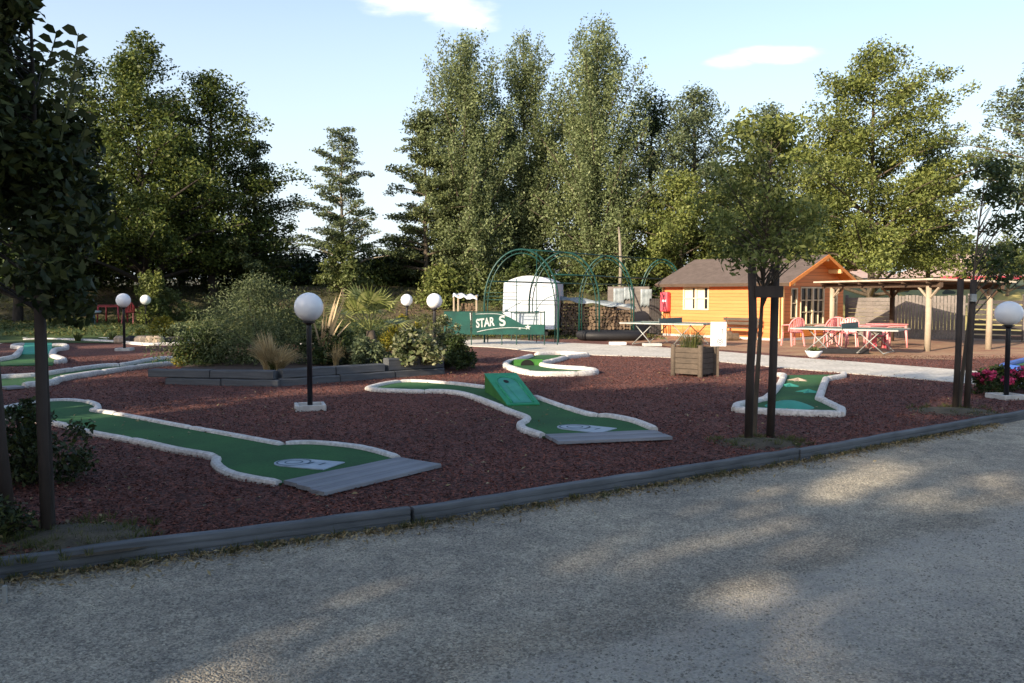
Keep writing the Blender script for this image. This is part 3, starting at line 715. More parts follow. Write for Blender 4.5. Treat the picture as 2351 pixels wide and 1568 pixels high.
# lane C: small one beyond
Uc = [c3(880, 1168), c3(760, 1205), c3(660, 1235), c3(655, 1262), c3(730, 1295), c3(840, 1325), c3(950, 1338), c3(1150, 1338), c3(1300, 1336), c3(1450, 1325), c3(1462, 1308), c3(1380, 1292), c3(1200, 1282), c3(1040, 1266),
      c3(985, 1250), c3(1010, 1230), c3(1120, 1205), c3(1200, 1182), c3(1400, 1160)]
C = lane('small bent green lane between the ramp and the pale path', smooth_line(Uc[:9]) + smooth_line(Uc[9:]) + [c3(1380, 1152), c3(930, 1152)], [Uc, ([c3(925, 1152), c3(1150, 1140), c3(1400, 1152)])], .15, .1, 3)
o_ = thing('tunnel_obstacle', c3(850, 1250), 'low green wedge with a dark tunnel mouth on the small bent lane', 'minigolf obstacle')
a0, a1 = c3(730, 1250), c3(985, 1248); dd = (a1 - a0).normalized(); nn = Vector((-dd.y, dd.x, 0)); ln = (a1 - a0).length
mb = MB(); vs = [a0, a0 + Vector((0, 0, .16)), a1 + Vector((0, 0, .16)), a1, a0 + nn * 1.1 + Vector((0, 0, .02)), a1 + nn * 1.1 + Vector((0, 0, .02))]
mb.add(vs, [(0, 3, 2, 1), (1, 2, 5, 4), (0, 1, 4), (3, 5, 2)]); obj('wedge', mb, 'grass_green', o_)
mb = MB(); cc = a0.lerp(a1, .45) - nn * .012; mb.add([cc + dd * .15 * math.cos(math.pi * i / 10) + Vector((0, 0, .13 * math.sin(math.pi * i / 10) + .024)) for i in range(11)], [tuple(range(11))]); obj('tunnel_mouth', mb, 'hole', o_)
# lane D: right
Dl = [G(1786, 864), G(1800, 867), G(1790, 888), G(1773, 908), G(1757, 922), G(1722, 930), G(1692, 937), G(1688, 946)]
Db = [G(1688, 946), G(1760, 951), G(1850, 955), G(1930, 957)]
Dr = [G(1937, 862), G(1936, 868), G(1896, 875), G(1889, 893), G(1880, 921), G(1906, 933), G(1932, 946), G(1930, 957)]
D_ = lane('green lane on the right behind the leaning stakes, with small star shapes on it', smooth_line(Dl) + smooth_line(Db)[1:] + smooth_line(Dr)[::-1][1:], [(Dl,), (Db,), (Dr,)], .115, .085, 4)
def disc(c, rx, ry, h, n=28, dome=True):
    mb = MB(); c = Vector(c); rings = 5; vs = []
    for j in range(rings):
        t = j / (rings - 1) * .96
        for i in range(n):
            a = 2 * math.pi * i / n; vs.append((c.x + rx * (1 - t) * math.cos(a), c.y + ry * (1 - t) * math.sin(a), c.z + h * math.sin(math.pi / 2 * t) + .0))
    mb.add(vs, [(j * n + i, j * n + (i + 1) % n, (j + 1) * n + (i + 1) % n, (j + 1) * n + i) for j in range(rings - 1) for i in range(n)] + [tuple((rings - 1) * n + i for i in range(n))]); return mb
p = G(1812, 937); obj('dome_obstacle', disc((p.x, p.y, .022), .33, .36, .09), 'teal', smooth=True, label='pale teal low dome at the near end of the right lane', cat='minigolf obstacle')
for px, py, lb in ((1855, 903, 'pale star shaped bump on the right lane, the nearest to the teal dome'), (1813, 889, 'pale star shaped bump on the right lane, the middle one by its left border'), (1832, 876, 'flat pinkish bump at the far end of the right lane')):
    p = G(px, py); mb = MB(); n = 10; s = .2
    ring = [(p.x + s * (1 if i % 2 == 0 else .45) * math.cos(math.pi * i / 5 + .3), p.y + s * (1 if i % 2 == 0 else .45) * math.sin(math.pi * i / 5 + .3), .022) for i in range(10)]
    mb.add(ring + [(p.x, p.y, .075)], [(i, (i + 1) % 10, 10) for i in range(10)])
    obj('star_bump', mb, 'teal' if 'star' in lb else 'stone', label=lb, cat='minigolf obstacle', group='small bumps on the right lane')
# lane E: left, long and narrow
Ue = [c1(-250, 1330), c1(40, 1303), c1(170, 1298), c1(360, 1283), c1(600, 1245), c1(900, 1205), c1(1100, 1192), c1(1250, 1160), c1(1400, 1138), c1(1560, 1132)]
Le = [c1(205, 1378), c1(370, 1362), c1(470, 1348), c1(540, 1318), c1(860, 1265), c1(1150, 1222), c1(1400, 1192), c1(1620, 1175)]
E = lane('long narrow green lane on the left, ending under the grey shrub', smooth_line(Ue) + smooth_line(Le)[::-1] + [c1(-200, 1385)], [Ue, Le], .14, .1, 5)
planks(E, c1(60, 1385), c1(205, 1372), c1(-10, 1412), c1(150, 1400), 1, .05)
# lane F: far left with teal ramp
Fl = [c1(220, 1012), c1(140, 1018), c1(118, 1030), c1(190, 1045), c1(150, 1100), c1(110, 1128), c1(10, 1148), c1(-60, 1160)]
Fr = [c1(450, 1018), c1(560, 1018), c1(580, 1035), c1(560, 1048), c1(480, 1060), c1(458, 1110), c1(500, 1128), c1(550, 1145), c1(545, 1163), c1(470, 1168)]
Fp = lane('wide lane at the far left with a flat teal board across it', smooth_line(Fl) + [c1(-20, 1190), c1(460, 1185)] + smooth_line(Fr)[::-1], [Fl, Fr], .16, .11, 6)
a, b_, c, d = c1(190, 1093), c1(455, 1091), c1(455, 1060), c1(215, 1060); mb = MB(); vs = [a, b_, c, d]
a2, b2 = c1(218, 1030), c1(456, 1030); vs = [a + Vector((0, 0, .04)), b_ + Vector((0, 0, .04)), b2 + Vector((0, 0, .16)), a2 + Vector((0, 0, .16)), a, b_, b2, a2]
mb.add(vs, [(0, 1, 2, 3), (0, 4, 5, 1), (1, 5, 6, 2), (2, 6, 7, 3), (3, 7, 4, 0)]); obj('ramp_board_obstacle', mb, 'teal', label='flat sloping teal board on the far left lane', cat='minigolf obstacle')
# lane G: thin one at the back left
Ug = [c1(200, 958), c1(460, 942), c1(600, 944), c1(850, 955), c1(1020, 962), c1(1280, 985), c1(1450, 980), c1(1800, 978)]
Lg = [c1(200, 966), c1(460, 962), c1(850, 976), c1(1020, 984), c1(1280, 1006), c1(1450, 1004), c1(1800, 1000)]
lane('thin far lane with white borders in front of the left lawn', smooth_line(Ug) + smooth_line(Lg)[::-1], [Ug, Lg], .15, .09, 7)
# blue bordered lane at the right edge
Hh = [G(2300, 848), G(2330, 838), G(2400, 820)]; Hl = [G(2300, 848), G(2335, 852), G(2450, 862)]
lane('blue edged lane just entering at the right border of the photo', [(p.x, p.y, 0) for p in Hh] + [(p.x, p.y, 0) for p in Hl[::-1][:-1]], [(Hh,), (Hl,)], .12, .12, 8, mat='blue')
# ================================================================== PLANTED BED IN THE MIDDLE
def c2(x, y): return G(411.4 + x / 3.333, 587.8 + y / 3.333)
bw = thing('sleeper_wall', c2(500, 985), 'low wall of stacked grey timber sleepers round the planted bed', 'sleeper wall')
s0 = c2(-110, 985); s1 = c2(760, 1003); s2 = c2(2045, 905); s3 = s2 + Vector((.4, 3.8, 0)); s4 = s0 + Vector((-.8, 4.5, 0))
BED = [s0, s1, s2, s3, s4]
dW = (s1 - s0).normalized(); n1 = Vector((-dW.y, dW.x, 0))
def sleepers(a, b_, z, h, n, w=.2, seed=0, off=0):
    for i in range(n):
        p = a.lerp(b_, i / n); q = a.lerp(b_, (i + 1) / n); d = (q - p).normalized()
        beam('sleeper', (p.x + d.x * .01, p.y + d.y * .01, z), (q.x - d.x * .01, q.y - d.y * .01, z), w, h, 'sleeper_wood', bw, jit=.008, seed=seed + i)
sleepers(s0 + n1 * .1, s1 + n1 * .1, -.03, .15, 2)
sleepers(s0 + n1 * .13 - dW * .35, s1 + n1 * .13 - dW * .1, .13, .14, 2, .21, 4)
d2 = (s2 - s1).normalized(); n2 = Vector((-d2.y, d2.x, 0))
sleepers(s1 + n2 * .15 + d2 * .05, s2 + n2 * .15, -.03, .16, 3, .2, 8)
sleepers(s1 + n2 * .2 + d2 * .12, s1.lerp(s2, .62) + n2 * .2, .135, .15, 2, .2, 15)
sleepers(s1.lerp(s2, .64) + n2 * .2, s2 + n2 * .2 + d2 * .02, .135, .24, 1, .2, 20)
obj('soil', MB().prism([(p.x, p.y) for p in (s0 + n1 * .2, s1 + n1 * .2 + n2 * .1, s2 + n2 * .3 - d2 * .1, s3, s4)], -.02, .2), 'soil', bw)

p = XY(590, 17.6), 17.6
shrub('grey_green_shrub', p[0], 17.6, .2, 1.92, 1.3, 24000, .06, 'l_shrub', 'big bushy grey green shrub at the left of the planted bed', n=42, cs=.5, seed=3, flat=1.2, aspect=.3, up=.1)
shrub('dark_shrub', XY(480, 17.3), 17.3, .15, .8, .85, 5200, .07, 'l_dark', 'dark low shrub at the left foot of the big grey shrub', n=22, seed=5, aspect=.4)
shrub('leafy_shrub', XY(650, 18.9), 18.9, .2, 1.2, .75, 5200, .07, 'l_mid', 'mid green shrub between the grey shrub and the large globe lamp', n=22, seed=6, aspect=.4)
shrub('trailing_shrub', XY(758, 17.2), 17.2, .2, .82, .62, 4200, .07, 'l_dark', 'dark bushy shrub just right of the large lamp post', n=22, seed=7, aspect=.4)
shrub('silvery_shrub', XY(832, 17.0), 17.0, .2, .55, .55, 3800, .07, 'l_grey', 'low grey leaved shrub in the middle of the bed under the palm', n=20, seed=8, aspect=.5)
shrub('variegated_shrub', XY(946, 16.7), 16.7, .2, .78, .52, 2800, .10, 'l_varieg', 'variegated shrub with pale leaves above the right sleeper', n=20, seed=9, aspect=.55)
shrub('round_shrub', XY(1050, 18.0), 18.0, .02, .78, .44, 4200, .06, 'l_dark', 'round dark shrub at the right end of the bed', n=20, seed=10, aspect=.45)
shrub('pale_shrub', XY(1020, 19.6), 19.6, .1, 1.02, .45, 2600, .07, 'l_varieg', 'pale green shrub behind the bright white lamp', n=18, seed=11, aspect=.45)
shrub('gold_shrub', XY(925, 19.3), 19.3, .2, .95, .5, 2800, .07, 'l_yellow', 'yellow green shrub right of the palm', n=18, seed=12, aspect=.4)
shrub('back_shrub', XY(820, 20.2), 20.2, .2, .75, .9, 3600, .08, 'l_mid', 'green undergrowth shrub behind the palm', n=20, seed=13, aspect=.4)
shrub('rust_shrub', XY(425, 18.6), 18.6, .02, .55, .4, 2000, .06, 'l_yellow', 'small rusty yellow shrub at the left tip of the bed', n=12, seed=14, aspect=.4)
# feather grass
fg = thing('feather_grass', (XY(625, 15.4), 15.4, .2), 'tan feathery grass clump leaning left over the sleepers', 'grass clump')
x, y = XY(625, 15.4), 15.4
obj('blades', joinm(blades(x - .06, y, .2, 620, .86, .36, .009, .5, 3, .1, (-.10, -.05)), blades(x + .1, y, .2, 420, .62, .5, .009, .6, 4, .08, (.2, -.05))), 'l_tan', fg)
obj('fresh_blades', blades(x + .02, y, .2, 170, .36, .22, .01, .4, 8, .1), 'l_grass', fg)
fl_ = thing('flax_plant', (XY(748, 17.0), 17.0, .2), 'tall stiff tan flax leaves rising beside the large lamp', 'plant')
obj('blades', blades(XY(742, 17.0), 17.0, .2, 26, 1.6, .42, .06, .08, 12, .08, (.2, 0), .45), 'l_flax', fl_)
cg = thing('curly_grass', (XY(775, 16.6), 16.6, .2), 'curling pale grass wisp right of the large lamp post', 'grass clump')
obj('blades', blades(XY(770, 16.6), 16.6, .2, 130, .72, .28, .008, .75, 15, .05, (.1, -.1)), 'l_tan', cg)
# fan palm
def fan_palm(X, Y, z, label):
    t = thing('fan_palm', (X, Y, z), label, 'palm'); rr = random.Random(5)
    obj('trunk', MB().tube([(X, Y, z - .05), (X + .02, Y, z + .25), (X, Y, z + .45)], [.13, .11, .08], 10), 'bark', t, smooth=True)
    for i in range(13):
        az = i * 2.4; el = rr.uniform(.25, 1.25); ln = rr.uniform(.5, .7)
        d = Vector((math.cos(az) * math.cos(el), math.sin(az) * math.cos(el), math.sin(el)))
        a = Vector((X, Y, z + .42)); hub = a + d * ln; s = d.cross(Vector((0, 0, 1))).normalized(); u = s.cross(d)
        mb = MB(); mb.tube([a, a + d * ln * .5 + Vector((0, 0, .02)), hub], .009, 5)
        for k in range(17):
            th = R(-80 + 10 * k); dr = d * math.cos(th) + s * math.sin(th); le = .6 * (1 - .25 * abs(th) / 1.4)
            tip = hub + dr * le - Vector((0, 0, .10 * abs(math.sin(th)) + .03)); mid_ = hub + dr * le * .5 + u * .02
            q = dr.cross(u).normalized() * .024
            mb.add([hub, mid_ - q, tip, mid_ + q], [(0, 1, 2, 3)])
        obj('frond', mb, 'l_palm', t)
    return t
fan_palm(XY(850, 17.6), 17.6, .4, 'fan palm with sunlit yellow green fronds in the planted bed')

# left lawn edge: yellow bush, stones
shrub('yellow_bush', XY(378, 29.5), 29.5, .1, .75, .7, 3800, .08, 'l_yellow', 'yellow flowering bush beside the far small lamp', n=20, seed=21)
shrub('grey_tuft', XY(412, 28.6), 28.6, .05, .62, .35, 1400, .08, 'l_grey', 'small grey tuft right of the yellow bush', n=10, seed=22)
for px, Y, lb in ((178, 28.6, 'left'), (257, 28.2, 'right')):
    tt = thing('grass_tuft', (XY(px, Y), Y, 0), 'small green tuft, the %s one of two by the far thin lane' % lb, 'grass clump', 'green tufts by the far lane')
    obj('blades', blades(XY(px, Y), Y, 0, 60, .42, .2, .03, .4, int(px), .1), 'l_grass', tt)
sl = [(275, 'pale', .42), (300, 'black', .3), (325, 'orange', .5), (345, 'pale orange', .4), (362, 'dark', .4)]
for px, nm, w in sl:
    Y = 27.6; x = XY(px, Y); mb = MB(); rr = random.Random(int(px)); mb.lathe([(w * .4, 0), (w * .5, .05), (w * .48, .18), (w * .3, .25)], (x, Y, .0), 9)
    obj('edging_stone', mb, 'dark_rubber' if nm == 'black' else 'stone', label='%s coloured stone in the row edging the left lawn' % nm, cat='stone', group='stones edging the left lawn')
beam('lawn_timber', (XY(362, 27.7), 27.7, 0), (XY(425, 28.2), 28.2, 0), .2, .2, 'fence_dark', label='dark timber at the right end of the lawn stones', cat='timber')

# ================================================================== TREES
BG = 'trees along the back of the ground'
def T(name, px, Y, ytop, ycrown, wpx, prof, n, cs, leaves, size, lm, bm, label, **kw):
    X = XY(px, Y); gz = gh(X, Y) - .05
    r_ = wpx / 2 / F * Y * 1.16
    return tree(name, X, Y, gz, ZZ(ytop, Y), max(gz + .15, ZZ(ycrown, Y)), r_, prof, n, cs, leaves, size, lm, bm, label, group=BG, **kw)
# left dark mass
T('dense_tree', 330, 38, 112, 620, 345, prof_dome, 62, .95, 46000, .15, 'l_locust', 'bark_dark', 'tall dark green tree with a rounded top, left background, highest of the left group', seed=101, r0=.25)
T('dense_tree', 490, 40, 185, 640, 290, prof_dome, 54, .9, 38000, .15, 'l_locust', 'bark_dark', 'dark tree right of the highest one in the left group, with a yellow green side', seed=102, r0=.22)
T('dense_tree', 180, 42, 150, 650, 300, prof_dome, 40, 1.1, 20000, .19, 'l_dark', 'bark_dark', 'dark tree in the left group half hidden by the near tree', seed=103, r0=.22)
T('spreading_tree', 590, 41, 330, 650, 260, prof_cone, 40, .62, 15000, .14, 'l_layer', 'bark', 'loose low tree sloping down at the right end of the left group', seed=104, r0=.14, flat=.5)
T('dense_tree', 40, 36, 230, 660, 330, prof_dome, 36, 1.2, 15000, .21, 'l_dark', 'bark_dark', 'dark tree at the left edge behind the near tree', seed=105, r0=.22)
T('dense_tree', 420, 47, 330, 650, 400, prof_dome, 36, 1.3, 12000, .24, 'l_dark', 'bark_dark', 'dark tree filling the back of the left group', seed=106, r0=.22)
shrub('yellow_green_sapling', XY(345, 34), 34, gh(XY(345, 34), 34), 2.3, .7, 2600, .13, 'l_oak', 'yellow green sapling in the shade under the left trees', n=16, seed=107, flat=1.2)
shrub('yellow_green_sapling', XY(385, 35), 35, gh(XY(385, 35), 35), 1.4, .9, 2200, .13, 'l_mid', 'low green sapling right of the yellow one under the left trees', n=16, seed=108)
# thin layered tree
T('layered_tree', 788, 40, 296, 590, 235, lambda t: (1 - t) ** .42 * (.85 + .15 * math.sin(t * 20)), 44, .5, 15000, .12, 'l_grey', 'bark_pale', 'slender open tree with flat layered branches standing alone against the sky', seed=110, r0=.12, flat=.34, rise=.3, outer=.75)
T('bushy_tree', 788, 39, 545, 665, 120, prof_dome, 20, .5, 6500, .14, 'l_mid', 'bark', 'bushy green growth around the foot of the slender layered tree', seed=111, r0=.08)
# hedge beyond
for i, (px, w, yt, lb) in enumerate(((560, 220, 555, 'dark hedge bush at the left of the far hedge line, behind the grey shrub'), (690, 170, 580, 'dark hedge bush in the far hedge line, left of the slender tree'),
                                     (870, 150, 578, 'dark hedge bush in the far hedge line, right of the slender tree'), (965, 130, 560, 'dark hedge bush in the far hedge line, left of the poplars'),
                                     (240, 260, 560, 'dark hedge bush under the tall trees on the left'), (60, 260, 560, 'dark hedge bush at the far left border'))):
    Y = 44; X = XY(px, Y)
    shrub('hedge_bush', X, Y, gh(X, Y) - .3, ZZ(yt, Y) - gh(X, Y) + .3, w / 2 / F * Y * 1.15, 7000, .2, 'l_dark', lb, group='far hedge bushes', n=34, cs=.95, seed=120 + i, prof=lambda t: 1 - .3 * t ** 3, cat='hedge')
# poplars and neighbours
T('dark_tree', 978, 42, 265, 650, 190, prof_dome, 46, .7, 24000, .14, 'l_layer', 'bark', 'dark layered tree at the left flank of the poplars', seed=130, r0=.15, flat=.4, rise=.15)
T('poplar_tree', 1068, 42, 88, 640, 235, prof_poplar, 105, .55, 66000, .125, 'l_poplar', 'bark', 'left poplar of the three tall silvery ones', seed=131, r0=.13, flat=1.7, rise=2.0, up=.1)
T('poplar_tree', 1203, 44, 95, 640, 190, prof_poplar, 90, .52, 54000, .125, 'l_poplar', 'bark', 'middle and narrowest poplar of the three tall silvery ones', seed=132, r0=.13, flat=1.8, rise=2.0, up=.1)
T('poplar_tree', 1368, 42, 60, 650, 270, prof_poplar, 115, .58, 76000, .125, 'l_poplar', 'bark', 'right and tallest poplar of the three silvery ones', seed=133, r0=.13, flat=1.7, rise=2.0, up=.1)
T('dark_tree', 1290, 47, 260, 650, 280, prof_dome, 34, 1.0, 14000, .18, 'l_dark', 'bark_dark', 'dark tree showing in the gap between the middle and right poplars', seed=134, r0=.2)
T('dark_tree', 1120, 48, 300, 650, 280, prof_dome, 34, 1.0, 14000, .18, 'l_dark', 'bark_dark', 'dark tree showing low behind the left poplar', seed=135, r0=.2)
T('dark_tree', 1490, 46, 235, 640, 170, prof_dome, 36, .85, 16000, .15, 'l_dark', 'bark_dark', 'dark tree at the right flank of the tallest poplar', seed=136, r0=.2)
T('grey_green_tree', 1590, 43, 222, 620, 260, prof_dome, 52, .78, 34000, .14, 'l_grey', 'bark', 'blue green tree right of the poplars, behind the cabin', seed=137, r0=.2)
T('grey_green_tree', 1755, 44, 262, 640, 220, prof_dome, 46, .78, 26000, .14, 'l_grey', 'bark', 'blue green tree behind the staked young tree', seed=138, r0=.2)
T('mid_tree', 1560, 40, 400, 660, 260, prof_dome, 40, .72, 19000, .14, 'l_oak', 'bark', 'lower green tree just behind the left end of the cabin roof', seed=139, r0=.15)
T('mid_tree', 1700, 41, 400, 640, 290, prof_dome, 40, .72, 20000, .14, 'l_mid', 'bark', 'green tree above the middle of the cabin roof', seed=140, r0=.15)
T('broad_tree', 1995, 40, 125, 635, 400, prof_dome, 90, .85, 68000, .145, 'l_oak', 'bark', 'broad sunlit yellow green tree above the open shelter', seed=141, r0=.2, flat=.7)
T('broad_tree', 1895, 43, 300, 620, 220, prof_dome, 34, .8, 15000, .15, 'l_oak', 'bark', 'lower green tree on the left side of the broad sunlit tree', seed=142, r0=.15)
T('broad_tree', 2130, 43, 330, 610, 180, prof_dome, 34, .75, 14000, .15, 'l_mid', 'bark', 'green tree at the right foot of the broad sunlit tree', seed=143, r0=.15)
T('airy_tree', 2370, 32, 150, 480, 240, prof_round, 44, .5, 13000, .12, 'l_grey', 'bark', 'airy pale tree cut by the right border of the photo', seed=144, r0=.14)
T('far_bush', 2310, 46, 560, 640, 210, prof_dome, 22, .6, 7000, .16, 'l_mid', 'bark', 'green tree top in front of the far pale roofs on the right', seed=145, r0=.1)
for i, (px, w, yt, lm) in enumerate(((1080, 150, 600, 'l_mid'), (1230, 170, 570, 'l_dark'), (1370, 160, 585, 'l_mid'), (1480, 130, 560, 'l_dark'), (1180, 110, 620, 'l_mid'), (1010, 90, 610, 'l_oak'))):
    Y = 41 if i < 4 else 39.5; X = XY(px, Y)
    shrub('undergrowth_bush', X, Y, gh(X, Y) - .3, ZZ(yt, Y) - gh(X, Y) + .3, w / 2 / F * Y * 1.1, 5500, .17, lm,
          'bush under the poplars, %s' % ('below the left poplar', 'behind the green arches', 'behind the log stack', 'left of the cabin', 'low, behind the white tent', 'low, left of the white tent')[i], group='bushes under the poplars', n=30, cs=.75, seed=150 + i)
for i in range(10):
    X = 14 + 4.2 * i; Y = 95 + (i % 3) * 7
    tree('distant_tree', X * 1.9, Y, gh(X * 1.9, Y) - .2, 7 + (i * 37 % 5) * .5, 2.5, 3.4, prof_dome, 16, 1.3, 2200, .42, 'l_mid', 'bark', 'distant tree beyond the pale roofs, %s from the left' % wh[i], group='distant trees on the right', seed=170 + i)

# pale bare trunk in front of the poplars
X = XY(1422, 38.5); tt = obj('bare_trunk', MB().tube([(X, 38.5, gh(X, 38.5) - .1), (X + .05, 38.5, 3), (X, 38.5, 4.0), (X - .05, 38.6, 4.6)], [.09, .075, .06, .04], 8), 'bark_pale', smooth=True,
         label='thin pale bare trunk right of the green arches', cat='tree')

# ---- near left tree with its stake
p = G(118, 1212)
nt_ = thing('near_tree', (p.x, p.y, 0), 'dark leafy young tree in the left foreground, leaves cut by the frame', 'tree')
cl = []
rr = random.Random(8)
for i in range(120):
    px = rr.uniform(-330, 205); py = rr.uniform(-160, 700)
    edge = (88 if py < 300 else 215 - 40 * abs(math.sin(py * .013))) if py > 20 else 100
    if px > edge: px = rr.uniform(-200, edge)
    if py > 560 and (px < 20 or px > 215): continue
    Y = p.y + rr.uniform(-.55, .8)
    cl.append((XY(px, Y), Y, ZZ(py, Y), rr.uniform(.13, .24), rr.uniform(.15, .26)))
P = clump_points(cl, 22000)
obj('crown', leaf_mesh(P, .085, .2, .45, .15), 'l_near', nt_)
obj('trunk', limb_mesh((p.x, p.y, -.02), (p.x - .1, p.y + .1, 4.2), [c for c in cl if c[2] > 2.0], .03, 3, .5, lean=.05, nmax=40), 'bark_dark', nt_, smooth=True)
def shoot(x0, x1, Y, n, seed, parent):
    rr = random.Random(seed); a = Vector((XY(x0[0], Y), Y, ZZ(x0[1], Y))); b_ = Vector((XY(x1[0], Y), Y, ZZ(x1[1], Y)))
    mb = MB(); mb.tube([a, a.lerp(b_, .5) + Vector((.02, 0, 0)), b_], [.008, .006, .003], 5); d = (b_ - a).normalized()
    for i in range(n):
        t = (i + .6) / n; q = a.lerp(b_, t); sd = 1 if i % 2 else -1
        dr = (Vector((sd, rr.uniform(-.5, .5), .35)) + d * .3).normalized(); ln = .11 * rr.uniform(.8, 1.15); up = Vector((0, 0, 1))
        w = dr.cross(Vector((0, 1, 0))).normalized() * ln * .24; m1 = q + dr * ln * .35 + up * .008; m2 = q + dr * ln * .7 + up * .004; tip = q + dr * ln - up * .02
        nrm = Vector((0, -1, 0)) * ln * .05
        mb.add([q, m1 - w + nrm, m2 - w * .8 + nrm, tip, m2 + w * .8, m1 + w], [(0, 1, 2, 3, 4, 5)])
    obj('leafy_shoot', mb, 'l_near', parent)
shoot((88, 245), (150, 85), p.y - .1, 15, 1, nt_); shoot((150, 330), (198, 88), p.y - .2, 17, 2, nt_); shoot((60, 110), (85, -30), p.y - .1, 10, 3, nt_); shoot((165, 400), (215, 270), p.y, 9, 4, nt_)
q = G(112, 1222)
obj('tree_stake', MB().tube([(q.x + .02, q.y - .06, -.05), (q.x + .012, q.y - .06, .8), (q.x + .02, q.y - .06, 1.62)], .036, 10), 'stake', smooth=True, label='dark round stake at the trunk of the near left tree', cat='stake')
q = G(20, 1180)
obj('tree_stake', MB().tube([(q.x - .0, q.y, -.05), (q.x - .05, q.y, .5), (q.x - .09, q.y, 1.25)], .05, 10), 'stake', smooth=True, label='dark round stake at the left border of the photo', cat='stake')
shrub('foreground_shrub', G(45, 1130).x - .1, G(45, 1130).y + .3, 0, .75, .42, 3600, .05, 'l_near', 'dark low shrub in the left foreground beside the lane end', n=22, seed=31)
shrub('foreground_shrub', G(10, 1240).x - .15, G(10, 1240).y, 0, .3, .3, 1600, .04, 'l_near', 'low green weeds at the left border near the edging beam', n=14, seed=32)

# ---- staked young trees
def staked(px1, px2, pyb, Yb, ytop, crown, label, lsize, lm, leaves, seed, pxt, extra_stake=True, spread=1.0, nn=45, bar=(660, 683)):
    pc = G((px1 + px2) / 2, pyb); Y = pc.y
    t = thing('young_tree', (XY(pxt[0], Y + .25), Y + .25, 0), label, 'tree')
    x0, x1, y0, y1 = crown; rr = random.Random(seed); cl = []
    for i in range(nn):
        u = rr.gauss(0, .42); v = rr.random(); u = max(-1, min(1, u))
        w = math.sqrt(max(.05, 1 - (2 * v - 1) ** 2 * .8)) * spread
        Yc = Y + .25 + rr.uniform(-.6, .6)
        cl.append((XY((x0 + x1) / 2 + u * w * (x1 - x0) / 2, Yc), Yc, ZZ(y0 + (y1 - y0) * v, Yc), rr.uniform(.1, .24), rr.uniform(.08, .18)))
    obj('crown', leaf_mesh(clump_points(cl, leaves), lsize, .2, .45, .12), lm, t)
    obj('trunk', limb_mesh((XY(pxt[0], Y + .25), Y + .25, -.02), (XY(pxt[1], Y + .25), Y + .25, ZZ(y0 + 40, Y)), cl, .032, seed, .9, lean=.1, nmax=50), 'bark', t, smooth=True)
    return t, Y
t8, Y8 = staked(1718, 1770, 1010, 0, 0, (1625, 1885, 275, 612), 'young tree held between two dark stakes, crown in front of the cabin roof', .068, 'l_oak', 6600, 41, (1735, 1765), nn=95, spread=1.15)
sf = thing('tree_stakes', (G(1745, 1010).x, Y8, 0), 'pair of dark round stakes with a cross board at the young tree before the cabin', 'tree stakes')
a = G(1718, 1012); b_ = G(1768, 1004)
def zat(py, Y): return ZZ(py, Y)
obj('stake', MB().tube([(a.x, a.y, -.05), (a.x + .01, a.y, .8), (a.x + .03, a.y, 1.3), (XY(1724, a.y), a.y, zat(604, a.y))], .044, 12), 'stake', sf, smooth=True)
obj('stake', MB().tube([(b_.x, b_.y, -.05), (b_.x + .02, b_.y, .8), (XY(1779, b_.y), b_.y, zat(606, b_.y))], .044, 12), 'stake', sf, smooth=True)
za = zat(670, a.y); obj('cross_board', MB().box(((XY(1729, a.y) + XY(1793, a.y)) / 2, a.y - .06, za), (XY(1793, a.y) - XY(1729, a.y), .03, .125)), 'stake', sf, bevel=.004)
t9, Y9 = staked(2195, 2225, 940, 0, 0, (2190, 2375, 375, 640), 'thin young tree with sparse leaves between two stakes at the right', .085, 'l_dark', 1500, 42, (2207, 2250), nn=34)
a = G(2193, 940); b_ = G(2219, 940)
sf = thing('tree_stakes', (G(2207, 940).x, Y9, 0), 'pair of dark stakes with a tie block at the sparse young tree on the right', 'tree stakes')
obj('stake', MB().tube([(a.x, a.y, -.05), (a.x + .02, a.y, .8), (XY(2203, a.y), a.y, zat(640, a.y))], .042, 12), 'stake', sf, smooth=True)
obj('stake', MB().tube([(b_.x, b_.y, -.05), (b_.x + .02, b_.y, .8), (XY(2233, b_.y), b_.y, zat(642, b_.y))], .042, 12), 'stake', sf, smooth=True)
obj('tie_block', MB().box((XY(2229, b_.y), b_.y - .05, zat(684, b_.y)), (.08, .05, .11)), 'steel', sf, bevel=.01)

# ================================================================== CABIN
BC = Vector((9.12, 29.0, 0)); AZ = R(50)
dD = Vector((math.sin(AZ), math.cos(AZ), 0)); dL = Vector((-math.cos(AZ), math.sin(AZ), 0)); dO = -dL   # depth, along the front to the left, outward at the gable
LC = 5.1; WC = 4.1; EH = 2.02; RH = 2.9; OH = .28; OG = .5
rot = math.atan2(dL.y, dL.x)
def CP(l, d, z): return BC + dL * l + dD * d + Vector((0, 0, z))
cab = thing('wooden_cabin', CP(LC / 2, WC / 2, 0), 'orange wooden garden cabin with a brown felt roof', 'cabin')
mb = MB()
def quadbox(l0, l1, d0, d1, z0, z1, m_=None):
    m_ = m_ or MB(); vs = [CP(l, d, z) for l in (l0, l1) for d in (d0, d1) for z in (z0, z1)]
    return m_.add(vs, [(0, 1, 3, 2), (4, 6, 7, 5), (0, 4, 5, 1), (2, 3, 7, 6), (0, 2, 6, 4), (1, 5, 7, 3)])
def part(name, mb, mat, parent=cab, **kw): return obj(name, mb, mat, parent, **kw)
rid = WC * .52; slope = (RH - EH) / rid; slope2 = (RH - EH) / (WC - rid)
t = .06
